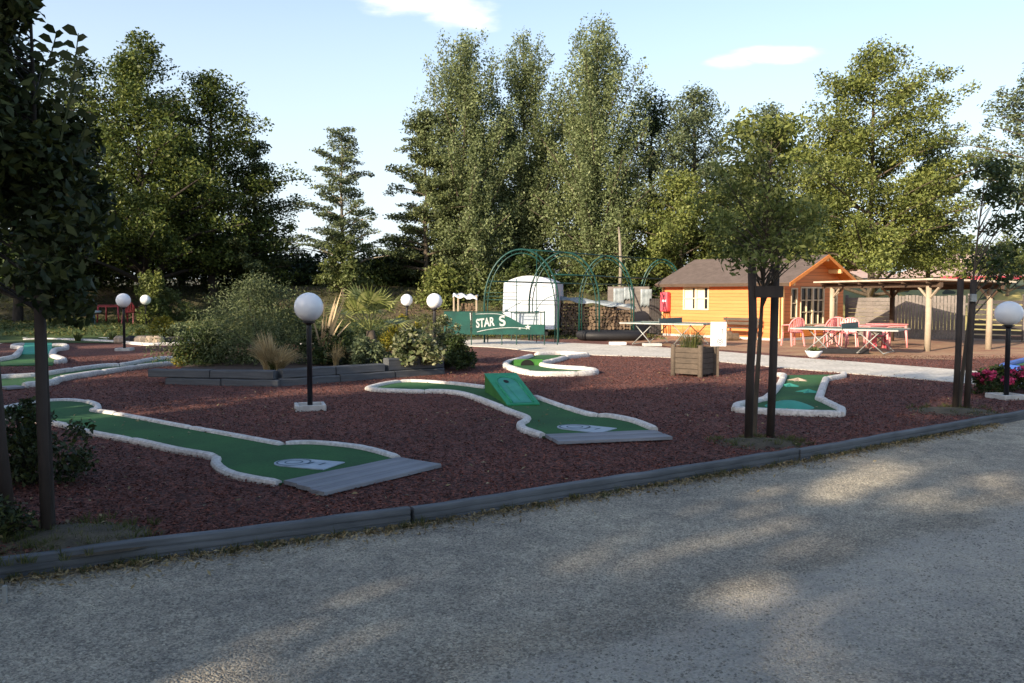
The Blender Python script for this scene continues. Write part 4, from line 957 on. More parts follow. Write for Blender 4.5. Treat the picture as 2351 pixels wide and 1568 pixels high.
# front wall with window opening, gable walls, back wall
wl0, wl1, wz0, wz1 = 3.02, 4.1, 1.06, 1.82
mb = MB()
for a in ((0, wl0, .08, EH), (wl1, LC, .08, EH), (wl0, wl1, .08, wz0), (wl0, wl1, wz1, EH)): quadbox(a[0], a[1], 0, t, a[2], a[3], mb)
part('wall', mb, 'orange')
def gable(l0, l1, openings):
    m_ = MB(); ds = [0] + sorted(sum([[o[0], o[1]] for o in openings], [])) + [WC]
    def top(d): return EH + slope * d if d < rid else RH - slope2 * (d - rid)
    cuts = sorted(set(ds + [rid]))
    for d0, d1 in zip(cuts[:-1], cuts[1:]):
        segs = [(.08, None)]
        for o in openings:
            if d0 >= o[0] - 1e-6 and d1 <= o[1] + 1e-6: segs = [(.08, o[2]), (o[3], None)]
        for z0, z1 in segs:
            if z1 is not None and z1 <= z0: continue
            za, zb = (z1, z1) if z1 is not None else (top(d0), top(d1))
            vs = [CP(l, d, z) for l in (l0, l1) for d, z in ((d0, z0), (d1, z0), (d1, zb), (d0, za))]
            m_.add(vs, [(3, 2, 1, 0), (4, 5, 6, 7), (0, 1, 5, 4), (1, 2, 6, 5), (2, 3, 7, 6), (3, 0, 4, 7)])
    return m_
ops = [(.62, .98, .75, 1.8), (1.2, 2.75, .1, 1.86), (3.2, 3.62, .75, 1.8)]
part('gable_wall', gable(0, t, ops), 'orange')
part('gable_wall', gable(LC - t, LC, []), 'orange')
part('back_wall', quadbox(t, LC - t, WC - t, WC, .08, EH), 'orange')
part('floor', quadbox(-.02, LC + .02, -.02, WC + .02, .0, .085), 'concrete_white')
# log ends at the corner
mb = MB()
for l, d in ((-.09, 0), (LC + .03, 0)): quadbox(l, l + .06, -.004, t + .01, .09, EH, mb)
quadbox(0, t + .01, -.09, -.03, .09, EH, mb)
part('corner_boards', mb, 'pale_trim')
# roof: two slabs
def slab(d0, z0, d1, z1, th, l0, l1, m_=None):
    m_ = m_ or MB(); vs = [CP(l, d, z + q) for l in (l0, l1) for d, z in ((d0, z0), (d1, z1)) for q in (0, th)]
    return m_.add(vs, [(0, 1, 3, 2), (4, 6, 7, 5), (0, 4, 5, 1), (2, 3, 7, 6), (0, 2, 6, 4), (1, 5, 7, 3)])
ez = EH - slope * OH; ez2 = EH - slope2 * OH
roof = part('roof', slab(-OH, ez + .03, rid, RH + .03, .05, -OG, LC + .2), 'roof_felt')
obj('roof_slope', slab(rid + .001, RH + .03, WC + OH, ez2 + .03, .05, -OG, LC + .2), 'roof_felt', roof)
obj('soffit', slab(-OH + .01, ez + .003, rid, RH + .003, .024, -OG + .01, LC + .19), 'orange_plain', roof)
obj('soffit', slab(rid + .001, RH + .003, WC + OH - .01, ez2 + .003, .024, -OG + .01, LC + .19), 'orange_plain', roof)
mb = slab(-OH - .01, ez - .05, rid, RH - .05, .125, -OG - .03, -OG - .003); slab(rid + .001, RH - .05, WC + OH + .01, ez2 - .05, .125, -OG - .03, -OG - .003, mb)
part('barge_board', mb, 'orange_plain')
part('eave_board', quadbox(-OG, LC + .2, -OH - .025, -OH - .002, ez - .04, ez + .07), 'beam_dark')
for d, z in ((.02, EH - .12), (rid, RH - .13), (WC - 1.05, RH - slope2 * (WC - 1.05 - rid) - .13), (WC - .1, EH - .06)):
    part('purlin', quadbox(-OG + .01, -.005, d - .04, d + .06, z - .02, z + .12), 'pale_trim')
# window
def window(l0, l1, z0, z1, face_d, cols, rows, parent):
    fr_ = MB(); w = .05
    quadbox(l0 - w, l1 + w, face_d - .02, face_d + .03, z1, z1 + w, fr_); quadbox(l0 - w, l1 + w, face_d - .02, face_d + .03, z0 - w, z0, fr_)
    quadbox(l0 - w, l0, face_d - .018, face_d + .03, z0, z1, fr_); quadbox(l1, l1 + w, face_d - .018, face_d + .03, z0, z1, fr_)
    for i in range(1, cols): x = l0 + (l1 - l0) * i / cols; ww = .05 if i * 2 == cols else .02; quadbox(x - ww, x + ww, face_d - .01, face_d + .03, z0, z1, fr_)
    for j in range(1, rows): z = z0 + (z1 - z0) * j / rows; quadbox(l0, l1, face_d - .006, face_d + .028, z - .02, z + .02, fr_)
    f_ = part('window', fr_, 'frame_pale', parent)
    obj('pane', quadbox(l0, l1, face_d + .034, face_d + .042, z0, z1), 'hose_dark', f_)
    cm = MB()
    for q in range(cols): a = l0 + (l1 - l0) * q / cols; b2 = l0 + (l1 - l0) * (q + 1) / cols; quadbox(a + (b2 - a) * .3, b2, face_d + .028, face_d + .033, z0, z1, cm)
    obj('curtain', cm, 'curtain', f_); return f_
window(wl0, wl1, wz0, wz1, -.01, 2, 2, cab)
def gquad(d0, d1, l0, l1, z0, z1, m_=None): return quadbox(l0, l1, d0, d1, z0, z1, m_)
def gwin(d0, d1, z0, z1, cols, rows, name, low=None):
    m_ = MB(); w = .05
    gquad(d0 - w, d1 + w, -.03, .03, z1, z1 + w, m_); gquad(d0 - w, d0, -.028, .03, z0, z1, m_); gquad(d1, d1 + w, -.028, .03, z0, z1, m_); gquad(d0 - w, d1 + w, -.03, .03, z0 - w, z0, m_)
    for i in range(1, cols): x = d0 + (d1 - d0) * i / cols; gquad(x - .022, x + .022, -.022, .028, z0, z1, m_)
    for j in range(1, rows): z = z0 + (z1 - z0) * j / rows; gquad(d0, d1, -.018, .026, z - .018, z + .018, m_)
    f_ = part(name, m_, 'frame_pale'); obj('pane', gquad(d0, d1, .03, .036, z0, z1), 'hose_dark', f_)
    return f_
gwin(.65, .95, .8, 1.76, 1, 2, 'window'); gwin(3.23, 3.6, .8, 1.76, 1, 2, 'window')
dr_ = gwin(1.25, 1.95, .55, 1.8, 2, 3, 'door'); dr2 = gwin(2.05, 2.7, .55, 1.8, 2, 3, 'door')
for d0, d1, q in ((1.25, 1.95, dr_), (2.05, 2.7, dr2)): obj('door_panel', gquad(d0, d1, -.02, .02, .12, .5), 'orange_plain', q)
obj('handle', gquad(1.97, 2.0, -.08, -.04, 1.0, 1.05), 'steel', dr_)
# red hose box on the wall's left end
hx = thing('fire_hose_box', CP(LC - .12, -.2, 1.05), 'red fire hose box on the left end of the cabin front', 'fire hose box')
obj('case', quadbox(LC - .36, LC + .0, -.24, -.012, .92, 1.68), 'red', hx, bevel=.05)
obj('mark', MB().add([CP(LC - .17, -.245, 1.5), CP(LC - .27, -.245, 1.5), CP(LC - .22, -.245, 1.62)], [(0, 1, 2)]), 'ink', hx)
obj('mark', MB().add([CP(LC - .17, -.245, 1.16), CP(LC - .27, -.245, 1.16), CP(LC - .22, -.245, 1.08)], [(0, 2, 1)]), 'ink', hx)
obj('label_plate', MB().add([CP(LC - .13, -.2445, 1.3), CP(LC - .31, -.2445, 1.3), CP(LC - .31, -.2445, 1.38), CP(LC - .13, -.2445, 1.38)], [(0, 1, 2, 3)]), 'white', hx)

# ================================================================== OPEN SHELTER
P1 = Vector((10.6, 28.3, 0)); P2 = Vector((11.6, 23.8, 0)); P4 = Vector((13.75, 24.6, 0)); P3 = Vector((12.9, 29.0, 0))
sh = thing('open_shelter', (12.2, 26.4, 0), 'open shelter with round pale posts and a thin flat roof beside the cabin', 'shelter')
def zr(p): return 1.93 - .0 * (p.y - 23) - .05 * ((p - P1).dot(Vector((.95, .3, 0)))) / 2.3
for i, q in enumerate((P1, P2, P3, P4)):
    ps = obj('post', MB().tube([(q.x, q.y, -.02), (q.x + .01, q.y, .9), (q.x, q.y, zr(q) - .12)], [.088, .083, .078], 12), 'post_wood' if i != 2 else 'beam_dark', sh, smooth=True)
l1 = (P2 - P1).normalized(); 
for a, b_ in ((P1, P2), (P3, P4)):
    d = (b_ - a).normalized(); A_ = a - d * .55; B_ = b_ + d * .5
    beam('beam', (A_.x, A_.y, zr(a) - .15), (B_.x, B_.y, zr(b_) - .15), .09, .13, 'beam_dark', sh, jit=.003)
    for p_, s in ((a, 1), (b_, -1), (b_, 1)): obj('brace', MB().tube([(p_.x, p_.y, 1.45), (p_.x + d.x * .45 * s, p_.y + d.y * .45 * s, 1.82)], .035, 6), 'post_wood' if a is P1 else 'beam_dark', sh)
for a, b_ in ((P1, P3), (P2, P4)):
    d = (b_ - a).normalized()
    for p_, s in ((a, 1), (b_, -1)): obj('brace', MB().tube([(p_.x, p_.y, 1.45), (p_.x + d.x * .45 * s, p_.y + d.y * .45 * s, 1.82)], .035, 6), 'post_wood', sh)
for i in range(6):
    f_ = i / 5; a = P1.lerp(P2, f_ * 1.1 - .05); b_ = P3.lerp(P4, f_ * 1.1 - .05); d = (b_ - a).normalized(); a = a - d * .3; b_ = b_ + d * .3
    beam('rafter', (a.x, a.y, zr(P1) - .035 + .0), (b_.x, b_.y, zr(P3) - .035), .05, .06, 'beam_dark', sh, jit=.001)
c = [P1 - l1 * .6, P2 + l1 * .55, P4 + l1 * .55, P3 - l1 * .6]; dd = (P3 - P1).normalized(); c = [c[0] - dd * .35, c[1] - dd * .35, c[2] + dd * .4, c[3] + dd * .4]
mb = MB(); vs = [(q.x, q.y, zr(q) + .035 + z) for z in (0, .05) for q in c]; mb.add(vs, [(0, 1, 2, 3), (7, 6, 5, 4), (0, 4, 5, 1), (1, 5, 6, 2), (2, 6, 7, 3), (3, 7, 4, 0)]); obj('roof', mb, 'sheet_roof', sh)

# ================================================================== FENCE
def board_fence(name, a, b_, z, h, label, mat, horizontal=False, gap=.02, bwid=.1, cat='fence'):
    t_ = thing(name, ((a[0] + b_[0]) / 2, (a[1] + b_[1]) / 2, z), label, cat, 'wooden fence panels behind the shelter'); a = Vector(a); b_ = Vector(b_); d = (b_ - a); ln = d.length; d.normalize(); rz = math.atan2(d.y, d.x)
    mb = MB(); rr = random.Random(int(ln * 100)); nrm = Vector((-d.y, d.x, 0))
    if horizontal:
        n = int(h / (bwid + gap))
        for i in range(n): p_ = a + d * ln / 2; mb.box((p_.x, p_.y, z + .05 + (bwid + gap) * (i + .5)), (ln, .022, bwid), rz)
    else:
        n = int(ln / (bwid + gap))
        for i in range(n):
            p_ = a + d * (bwid + gap) * (i + .5); hh = h * rr.uniform(.985, 1.01); mb.box((p_.x, p_.y, z + hh / 2), (bwid, .022, hh), rz)
    obj('boards', mb, mat, t_)
    if not horizontal:
        mb = MB()
        for zz in (.3, h - .3): p_ = a + d * ln / 2 + nrm * .03; mb.box((p_.x, p_.y, z + zz), (ln, .035, .08), rz)
        obj('rail', mb, mat, t_)
    for f_ in (0, 1):
        p_ = a + d * ln * f_ + nrm * .05; obj('post', MB().box((p_.x, p_.y, z + h * .52), (.09, .09, h * 1.04), rz), mat, t_)
    return t_
FA = Vector((12.75, 32.6, 0)); FB = Vector((13.9, 31.3, 0)); FC = Vector((17.6, 27.6, 0)); FD = Vector((26, 20.5, 0))
board_fence('fence_panel', FA, FB, 0, 1.5, 'fence panel of horizontal boards right beside the cabin', 'slat_fence', True, .012, .13)
fl1 = FB.lerp(FC, .5); fl2 = FB.lerp(FC, .82)
board_fence('fence_panel', FB, fl1, 0, 1.55, 'fence panel of upright boards behind the pink tables', 'slat_fence')
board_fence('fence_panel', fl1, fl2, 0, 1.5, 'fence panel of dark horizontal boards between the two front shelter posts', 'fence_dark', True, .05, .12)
board_fence('fence_panel', fl2, FC, 0, 1.52, 'narrow fence panel of upright boards by the rear right shelter post', 'slat_fence')
board_fence('fence_panel', FC, FC.lerp(FD, .25), 0, 1.5, 'pale fence panel of upright boards behind the right globe lamp', 'slat_fence')
board_fence('fence_panel', FC.lerp(FD, .25), FC.lerp(FD, .5), 0, 1.5, 'pale fence panel of upright boards leaving at the right border', 'slat_fence')

# ================================================================== FURNITURE
def make_chair(mat, label, group, z=0):
    t_ = thing('plastic_chair', (0, 0, 0), label, 'chair', group)
    mb = MB(); n = 8; vs = []
    for i in range(n + 1):
        for j in range(7):
            x = (j / 6 - .5) * .44; y = (i / n - .5) * .42; vs.append((x, y, .42 + .02 * (2 * x / .44) ** 2 + .015 * math.cos(y * 7)))
    k = len(vs); vs += [(a, b2, c2_ - .02) for a, b2, c2_ in vs]
    f = [(i * 7 + j, i * 7 + j + 1, (i + 1) * 7 + j + 1, (i + 1) * 7 + j) for i in range(n) for j in range(6)]
    f += [tuple(x + k for x in q[::-1]) for q in f]
    mb.add(vs, f); obj('seat', mb, mat, t_, smooth=True)
    # rounded shell back with slots
    mb = MB()
    for s in range(-3, 4):
        x = s * .062; hh = .40 * math.sqrt(max(.05, 1 - (x / .27) ** 2)); cy = .21 + .06 - .10 * (x / .22) ** 2
        mb.bar((x, .2 - .08 * (abs(x) / .22) ** 2, .44), (x * 1.12, cy, .46 + hh * .98), .046, .016, (0, 1, 0))
    rim = [(-.235, .10, .46), (-.265, .17, .62), (-.23, .22, .76), (-.12, .26, .85), (0, .275, .87), (.12, .26, .85), (.23, .22, .76), (.265, .17, .62), (.235, .10, .46)]
    mb.tube(smooth_line(rim, 3), .02, 6); obj('backrest', mb, mat, t_)
    for s in (-1, 1):
        obj('armrest', MB().tube(smooth_line([(s * .25, .19, .66), (s * .285, .0, .65), (s * .27, -.17, .63), (s * .25, -.21, .56), (s * .235, -.2, .42)], 3), .02, 6), mat, t_, smooth=True)
        obj('leg', MB().add([(s * .2, -.18, .42), (s * .235, -.18, .42), (s * .235, -.215, .42), (s * .2, -.215, .42), (s * .235, -.22, 0), (s * .265, -.22, 0), (s * .265, -.25, 0), (s * .235, -.25, 0)], [(0, 4, 5, 1), (1, 5, 6, 2), (2, 6, 7, 3), (3, 7, 4, 0), (4, 7, 6, 5)]), mat, t_)
        obj('leg', MB().add([(s * .19, .2, .42), (s * .23, .2, .42), (s * .23, .155, .42), (s * .19, .155, .42), (s * .225, .27, 0), (s * .255, .27, 0), (s * .255, .235, 0), (s * .225, .235, 0)], [(0, 4, 5, 1), (1, 5, 6, 2), (2, 6, 7, 3), (3, 7, 4, 0), (4, 7, 6, 5)]), mat, t_)
    return t_
cg_ = 'sun faded pink plastic chairs by the cabin'
ch = make_chair('pink', '', cg_)
cs_ = [(1820, 794, R(200), 'pink plastic chair in front of the cabin door, leftmost of the chairs'), (1895, 795, R(215), 'pink plastic chair just left of the first shelter post'), (1926, 791, R(150), 'pink plastic chair right of the first shelter post, by the pink table'), (1948, 796, R(330), 'pink plastic chair between the table tennis net and the pink tables')]
for i, (px, py, rz, lb) in enumerate(cs_):
    p = G(px, py); o = ch if i == 0 else dup(ch, p, rz)
    o.location = p; o.rotation_euler = (0, 0, rz); o['label'] = lb
def make_table(mat, label, group, w=.85, d=.85, h=.71):
    t_ = thing('plastic_table', (0, 0, 0), label, 'table', group)
    obj('table_top', MB().box((0, 0, h - .015), (w, d, .03)), mat, t_, bevel=.012)
    mb = MB()
    for s in (-1, 1): mb.box((0, s * (d / 2 - .05), h - .06), (w - .16, .02, .06)).box((s * (w / 2 - .05), 0, h - .06), (.02, d - .16, .06))
    obj('apron', mb, mat, t_)
    for sx in (-1, 1):
        for sy in (-1, 1):
            mb = MB(); mb.tube([(sx * (w / 2 - .06), sy * (d / 2 - .06), h - .03), (sx * (w / 2 - .02), sy * (d / 2 - .02), 0)], [.04, .026], 8); obj('leg', mb, mat, t_, smooth=True)
    return t_
tb = make_table('pink', '', 'pink plastic tables under the shelter')
for i, (px, py, rz, lb) in enumerate(((2035, 797, R(12), 'large pink plastic table under the shelter, the right one'), (1990, 803, R(30), 'pink plastic table under the shelter, the left one'))):
    p = G(px, py); o = tb if i == 0 else dup(tb, p, rz)
    o.location = p; o.rotation_euler = (0, 0, rz); o['label'] = lb
p = G(2018, 799); st = thing('plastic_stool', (p.x, p.y, 0), 'small red stool under the pink tables', 'stool')
obj('seat', MB().box((p.x, p.y, .36), (.32, .3, .04)), 'red', st, bevel=.01)
mb = MB()
for sx in (-1, 1): mb.box((p.x + sx * .14, p.y, .17), (.03, .28, .34))
obj('leg', mb, 'red', st)
# the pair in the shade at the back left
Yl = 34.2
t2 = make_table('maroon', 'dark red plastic table in the shade at the back left', None, .9, .8); t2.location = (XY(258, Yl), Yl, gh(XY(258, Yl), Yl) + .02)
c2_ = make_chair('maroon', 'dark red plastic chair in the shade at the back left, beside the lamp globe', None); c2_.location = (XY(305, Yl), Yl - .2, gh(XY(305, Yl), Yl) + .02); c2_.rotation_euler = (0, 0, R(175))
x = XY(216, 33.5); bt = thing('bird_table', (x, 33.5, .4), 'small blue grey pedestal on the shaded left lawn', 'pedestal')
obj('post', MB().lathe([(.05, 0), (.04, .1), (.035, .45)], (x, 33.5, .38), 10), 'mat_mark', bt, smooth=True); obj('bowl', MB().lathe([(.05, .45), (.26, .5), (.27, .56), (.2, .57)], (x, 33.5, .38), 14), 'mat_grey', bt)

# table tennis tables
def tt_table(X, Y, rz, label, h=.72):
    t_ = thing('table_tennis_table', (0, 0, 0), label, 'table tennis table', 'table tennis tables before the cabin')
    for s in (-1, 1): obj('table_top', MB().box((s * .69, 0, h), (1.36, 1.52, .03)), 'tt_green', t_, bevel=.004)
    obj('edge_band', MB().box((0, -.764, h), (2.74, .012, .04)).box((0, .764, h), (2.74, .012, .04)).box((1.376, 0, h), (.01, 1.52, .04)).box((-1.376, 0, h), (.01, 1.52, .04)), 'steel', t_)
    obj('net', MB().box((0, 0, h + .09), (.012, 1.7, .15)), 'net', t_)
    for s in (-1, 1):
        mb = MB()
        for y in (-.6, .6):
            mb.tube([(s * .95, y, h), (s * .35, y, .05)], .016, 6); mb.tube([(s * .3, y, h), (s * 1.0, y, .05)], .016, 6)
        mb.tube([(s * .35, -.62, .05), (s * .35, .62, .05)], .016, 6); mb.tube([(s * 1.0, -.62, .05), (s * 1.0, .62, .05)], .016, 6)
        obj('leg_frame', mb, 'steel', t_, smooth=True)
    t_.location = (X, Y, 0); t_.rotation_euler = (0, 0, rz); return t_
tt_table(XY(1540, 26.4), 26.4, R(-35), 'table tennis table in front of the left half of the cabin', .7)
tt_table(XY(1952, 23.2), 23.2, R(-36), 'table tennis table in front of the shelter and pink chairs', .66)
# wooden bench at the cabin
p = CP(1.35, -.55, 0); bn = thing('wooden_bench', p, 'brown wooden bench against the cabin front behind the stakes', 'bench')
mb = MB()
for i in range(3): mb.bar(CP(.6, -.45 - .12 * i, .43), CP(2.1, -.45 - .12 * i, .43), .1, .03)
obj('seat', mb, 'planter_wood', bn)
mb = MB()
for z in (.58, .72): mb.bar(CP(.6, -.3, z), CP(2.1, -.3, z), .02, .1)
obj('backrest', mb, 'planter_wood', bn)
for l in (.72, 1.98): obj('leg', MB().bar(CP(l, -.7, 0), CP(l, -.7, .42), .06, .06).bar(CP(l, -.33, 0), CP(l, -.29, .78), .06, .06), 'planter_wood', bn)
for i, (l, s) in enumerate(((1.5, .16), (1.2, .13))):
    q = CP(l, -1.0, 0); obj('log', MB().tube([(q.x - .2, q.y, s), (q.x + .2, q.y + .1, s)], s, 10), 'log', label='%s brown log lying in front of the cabin bench' % ('larger', 'smaller')[i], cat='log', group='logs before the bench')

# ================================================================== PLANTER WITH SIGN
pf = G(1603, 867); cr = pf + Vector((0.0, .42, 0)); pl = thing('wooden_planter', (cr.x, cr.y, 0), 'square wooden planter box of weathered boards with thick corner posts', 'planter')
hs = .29; ra = R(6); H_ = .56
cnr = [cr + Vector((math.cos(ra + q * math.pi / 2), math.sin(ra + q * math.pi / 2), 0)) * hs * 1.414 for q in range(4)]
for q in cnr: obj('corner_post', MB().tube([(q.x, q.y, 0), (q.x, q.y, .62)], .052, 14), 'planter_wood', pl, smooth=True, bevel=.008)
for i in range(4):
    a, b_ = cnr[i], cnr[(i + 1) % 4]; mb = MB()
    for j in range(5): 
        z = .05 + .104 * j
        mb.bar((a.x, a.y, z + .05), (b_.x, b_.y, z + .05), .03, .098)
    obj('side_panel', mb, 'planter_wood', pl, bevel=.004)
obj('soil', MB().sheet([(q.x, q.y) for q in cnr], .5), 'soil', pl)
gp = thing('planter_grass', (cr.x, cr.y, .5), 'fine green grasses growing in the wooden planter', 'grass clump')
obj('blades', blades(cr.x - .05, cr.y, .5, 260, .55, .22, .007, .3, 77, .22), 'l_grass', gp)
sc_ = Vector((XY(1650, 16.45), 16.45, 0)); z0, z1 = ZZ(795, 16.45), ZZ(739, 16.45)
sg = thing('rule_sign', (sc_.x, sc_.y, z0), 'white sign board with a small T and a ring printed on it, on the planter', 'sign')
wd = XY(1668, 16.45) - XY(1632, 16.45)
obj('board', MB().box((sc_.x, sc_.y, (z0 + z1) / 2), (wd, .015, z1 - z0)), 'white', sg, bevel=.003)
mk = MB(); yy = sc_.y - .0095
def rq(x, z, w, h): mk.add([(sc_.x + x - w / 2, yy, z0 + z - h / 2), (sc_.x + x + w / 2, yy, z0 + z - h / 2), (sc_.x + x + w / 2, yy, z0 + z + h / 2), (sc_.x + x - w / 2, yy, z0 + z + h / 2)], [(0, 1, 2, 3)])
rq(.07, .33, .05, .01); rq(.07, .28, .012, .1); 
for r0, r1 in ((.048, .058), (.018, .03)):
    vs = []
    for i in range(24):
        a = 2 * math.pi * i / 24; vs += [(sc_.x + r0 * math.cos(a) + .03, yy, z0 + .09 + r0 * math.sin(a)), (sc_.x + r1 * math.cos(a) + .03, yy, z0 + .09 + r1 * math.sin(a))]
    mk.add(vs, [(2 * i, 2 * i + 1, (2 * i + 3) % 48, (2 * i + 2) % 48) for i in range(24)])
for i in range(8): a = math.pi * i / 4; mk.bar((sc_.x + .03 + .03 * math.cos(a), yy, z0 + .09 + .03 * math.sin(a)), (sc_.x + .03 + .05 * math.cos(a), yy, z0 + .09 + .05 * math.sin(a)), .006, .001)
for z in (.2, .22): rq(.0, z, .2, .003)
obj('printed_marks', mk, 'ink', sg)
obj('post', MB().box((sc_.x + .0, sc_.y + .03, z0 / 2 + .1), (.04, .03, z0 + .3)), 'planter_wood', sg)

# ================================================================== ARCHES, TENT, BANNER
def arch_pts(x0, x1, y0, y1, h, n=20, straight=.5):
    out = []; 
    out.append(Vector((x0, y0, 0)))
    for i in range(n + 1):
        a = math.pi * i / n; f = .5 - .5 * math.cos(a); out.append(Vector((x0 + (x1 - x0) * f, y0 + (y1 - y0) * f, h * straight + h * (1 - straight) * math.sin(a))))
    out.append(Vector((x1, y1, 0))); return out
ga = thing('arch_tunnel', (4, 30, 0), 'green metal pergola of round arches joined by long rails', 'pergola')
Ya = 27.5
bays = [((1112, 29.0), (1280, 28.0), 575), ((1302, 30), (1373, 29.2), 580), ((1330, 31), (1452, 30.5), 588), ((1470, 31.5), (1556, 31), 598)]
tops = []
rail_l, rail_r = [], []
spec = [(1112, 1282, 573, 28.0), (1215, 1376, 580, 29.5), (1330, 1455, 588, 30.8), (1468, 1570, 596, 34.8)]
for (xa, xb, yt, Y) in spec:
    h = ZZ(yt, Y); a = arch_pts(XY(xa, Y), XY(xb, Y), Y, Y, h, 22, .42)
    mb = MB(); mb.tube(a, .032, 6)
    cx = (a[0] + a[-1]) / 2
    b2 = [Vector((cx.x + (q.x - cx.x) * .91, q.y + .02, q.z - (.12 if q.z > .3 else 0))) for q in a]
    mb.tube(b2, .02, 6)
    for i in range(2, len(a) - 1, 2): mb.tube([a[i], b2[i]], .008, 5)
    obj('arch', mb, 'green_metal', ga, smooth=True); tops.append(a)
for idx in (4, 12, 19):
    mb = MB(); mb.tube([tp[idx] for tp in tops], .026, 6); obj('rail', mb, 'green_metal', ga, smooth=True)
# front frame of uprights and bars, before the tent
mb = MB(); Y = 27.9
for px, yt in ((1186, 640), (1232, 575)): mb.tube([(XY(px, Y), Y, 0), (XY(px, Y), Y, ZZ(yt, Y))], .014, 6)
for yy_ in (672, 680, 688): mb.tube([(XY(1115, Y), Y, ZZ(yy_, Y)), (XY(1186, Y), Y, ZZ(yy_, Y))], .01, 5)
mb.tube([(XY(1115, Y), Y, ZZ(688, Y)), (XY(1280, Y), Y, ZZ(690, Y))], .012, 5)
mb.tube([(XY(1150, Y), Y, ZZ(697, Y)), (XY(1280, Y), Y, ZZ(700, Y))], .01, 5)
mb.tube(smooth_line([(XY(1150, Y), Y, ZZ(722, Y)), (XY(1175, Y), Y, ZZ(705, Y)), (XY(1200, Y), Y, ZZ(692, Y))]), .011, 5)
mb.tube(smooth_line([(XY(1222, Y), Y, ZZ(760, Y)), (XY(1232, Y), Y, ZZ(712, Y)), (XY(1250, Y), Y, ZZ(688, Y)), (XY(1278, Y), Y, ZZ(676, Y))]), .012, 5)
obj('cross_frame', mb, 'green_metal', ga, smooth=True)
# tent
Yt = 31.0; x0, x1 = XY(1153, Yt), XY(1274, Yt); tn = thing('white_tent', ((x0 + x1) / 2, Yt + 1, 0), 'white tarpaulin shelter with a curved top behind the green arches', 'tent')
zt0 = ZZ(756, Yt); zs = ZZ(652, Yt); ztp = ZZ(633, Yt)
prof = [(x0 - .0, zt0)] + [(x0 + .03, zt0 + (zs - zt0) * .6)] + [(x0 + (x1 - x0) * (.03 + .97 * i / 12), zs + (ztp - zs) * math.sin(math.pi * (.02 + .96 * i / 12)) ** .8) for i in range(13)] + [(x1 + .02, zt0 + (zs - zt0) * .6), (x1 - .03, zt0)]
n = len(prof); mb = MB(); vs = [(x, Yt, z) for x, z in prof] + [(x + .45, Yt + 2.6, z) for x, z in prof]
fs = [tuple(range(n)), tuple(range(2 * n - 1, n - 1, -1))] + [(i, i + n, (i + 1) % n + n, (i + 1) % n) for i in range(n)]; mb.add(vs, fs)
obj('cover', mb, 'tarp', tn)
mb = MB(); mb.tube([(x0 + .06, Yt - .012, zs - .07), ((x0 + x1) / 2, Yt - .012, zs - .03), (x1 - .02, Yt - .012, zs - .12)], .009, 5); obj('seam', mb, 'sheet', tn)
mb = MB()
for px, py, w in ((1162, 712, .12), (1232, 715, .16)): X = XY(px, Yt - .02); z = ZZ(py, Yt); mb.add([(X - w / 2, Yt - .02, z - .03), (X + w / 2, Yt - .02, z - .03), (X + w / 2, Yt - .02, z + .03), (X - w / 2, Yt - .02, z + .03)], [(0, 1, 2, 3)])
obj('printed_mark', mb, 'mat_mark', tn)
obj('frame_foot', MB().box(((x0 + x1) / 2, Yt + .6, zt0 / 2), (x1 - x0 - .5, .8, zt0)), 'dark_rubber', tn)
# folded green table in front of tent
Yf = 29.3; xa, xb = XY(1172, Yf), XY(1252, Yf); ft = thing('folding_table', ((xa + xb) / 2, Yf, 0), 'blue green table before the white tent, inside the arches', 'table')
zt = ZZ(717, Yf)
obj('table_top', MB().box(((xa + xb) / 2, Yf + .3, zt), (xb - xa, .7, .03)), 'green_metal', ft)
obj('panel', MB().box(((xa + xb) / 2 - .05, Yf + .02, (zt + ZZ(752, Yf)) / 2), ((xb - xa) * .72, .02, (zt - ZZ(752, Yf)) * .92)), 'mat_grey', ft)
mb = MB()
for x in (xa + .03, xb - .15, xb - .02): mb.tube([(x, Yf, 0), (x, Yf, zt)], .016, 6)
obj('leg', mb, 'green_metal', ft)
# banner
Yb = 26.6
bnr = thing('banner_fence', (XY(1150, Yb), Yb, 0), 'green mesh banner fence with white lettering STARS', 'banner')
def bq(xa, xb, ya, yb, Y=Yb, off=0): return [(XY(xa, Y), Y - off, ZZ(yb, Y)), (XY(xb, Y), Y - off, ZZ(yb, Y)), (XY(xb, Y), Y - off, ZZ(ya, Y)), (XY(xa, Y), Y - off, ZZ(ya, Y))]
mb = MB(); mb.box(((XY(1020, Yb) + XY(1080, Yb)) / 2, Yb, (ZZ(716, Yb) + ZZ(768, Yb)) / 2), (XY(1080, Yb) - XY(1020, Yb), .012, ZZ(716, Yb) - ZZ(768, Yb)))
vs = bq(1084, 1250, 717, 768); mb.box((((vs[0][0] + vs[1][0]) / 2), Yb, (vs[0][2] + ZZ(745, Yb)) / 2), (vs[1][0] - vs[0][0], .012, ZZ(745, Yb) - vs[0][2]))
mb.box(((XY(1084, Yb) + XY(1150, Yb)) / 2, Yb, (ZZ(717, Yb) + ZZ(745, Yb)) / 2), (XY(1150, Yb) - XY(1084, Yb), .012, ZZ(717, Yb) - ZZ(745, Yb)))
mb.add([(XY(1150, Yb), Yb, ZZ(717, Yb)), (XY(1150, Yb), Yb, ZZ(745, Yb)), (XY(1200, Yb), Yb, ZZ(745, Yb))], [(0, 1, 2)])
obj('mesh_panel', mb, 'banner', bnr)
mb = MB()
for px in (1020, 1082, 1152, 1186, 1250, 1280): mb.tube([(XY(px, Yb), Yb + .03, 0), (XY(px, Yb), Yb + .03, ZZ(714, Yb))], .017, 6)
mb.tube([(XY(1020, Yb), Yb + .03, ZZ(715, Yb)), (XY(1250, Yb), Yb + .03, ZZ(716, Yb))], .012, 5)
obj('post', mb, 'green_metal', bnr)
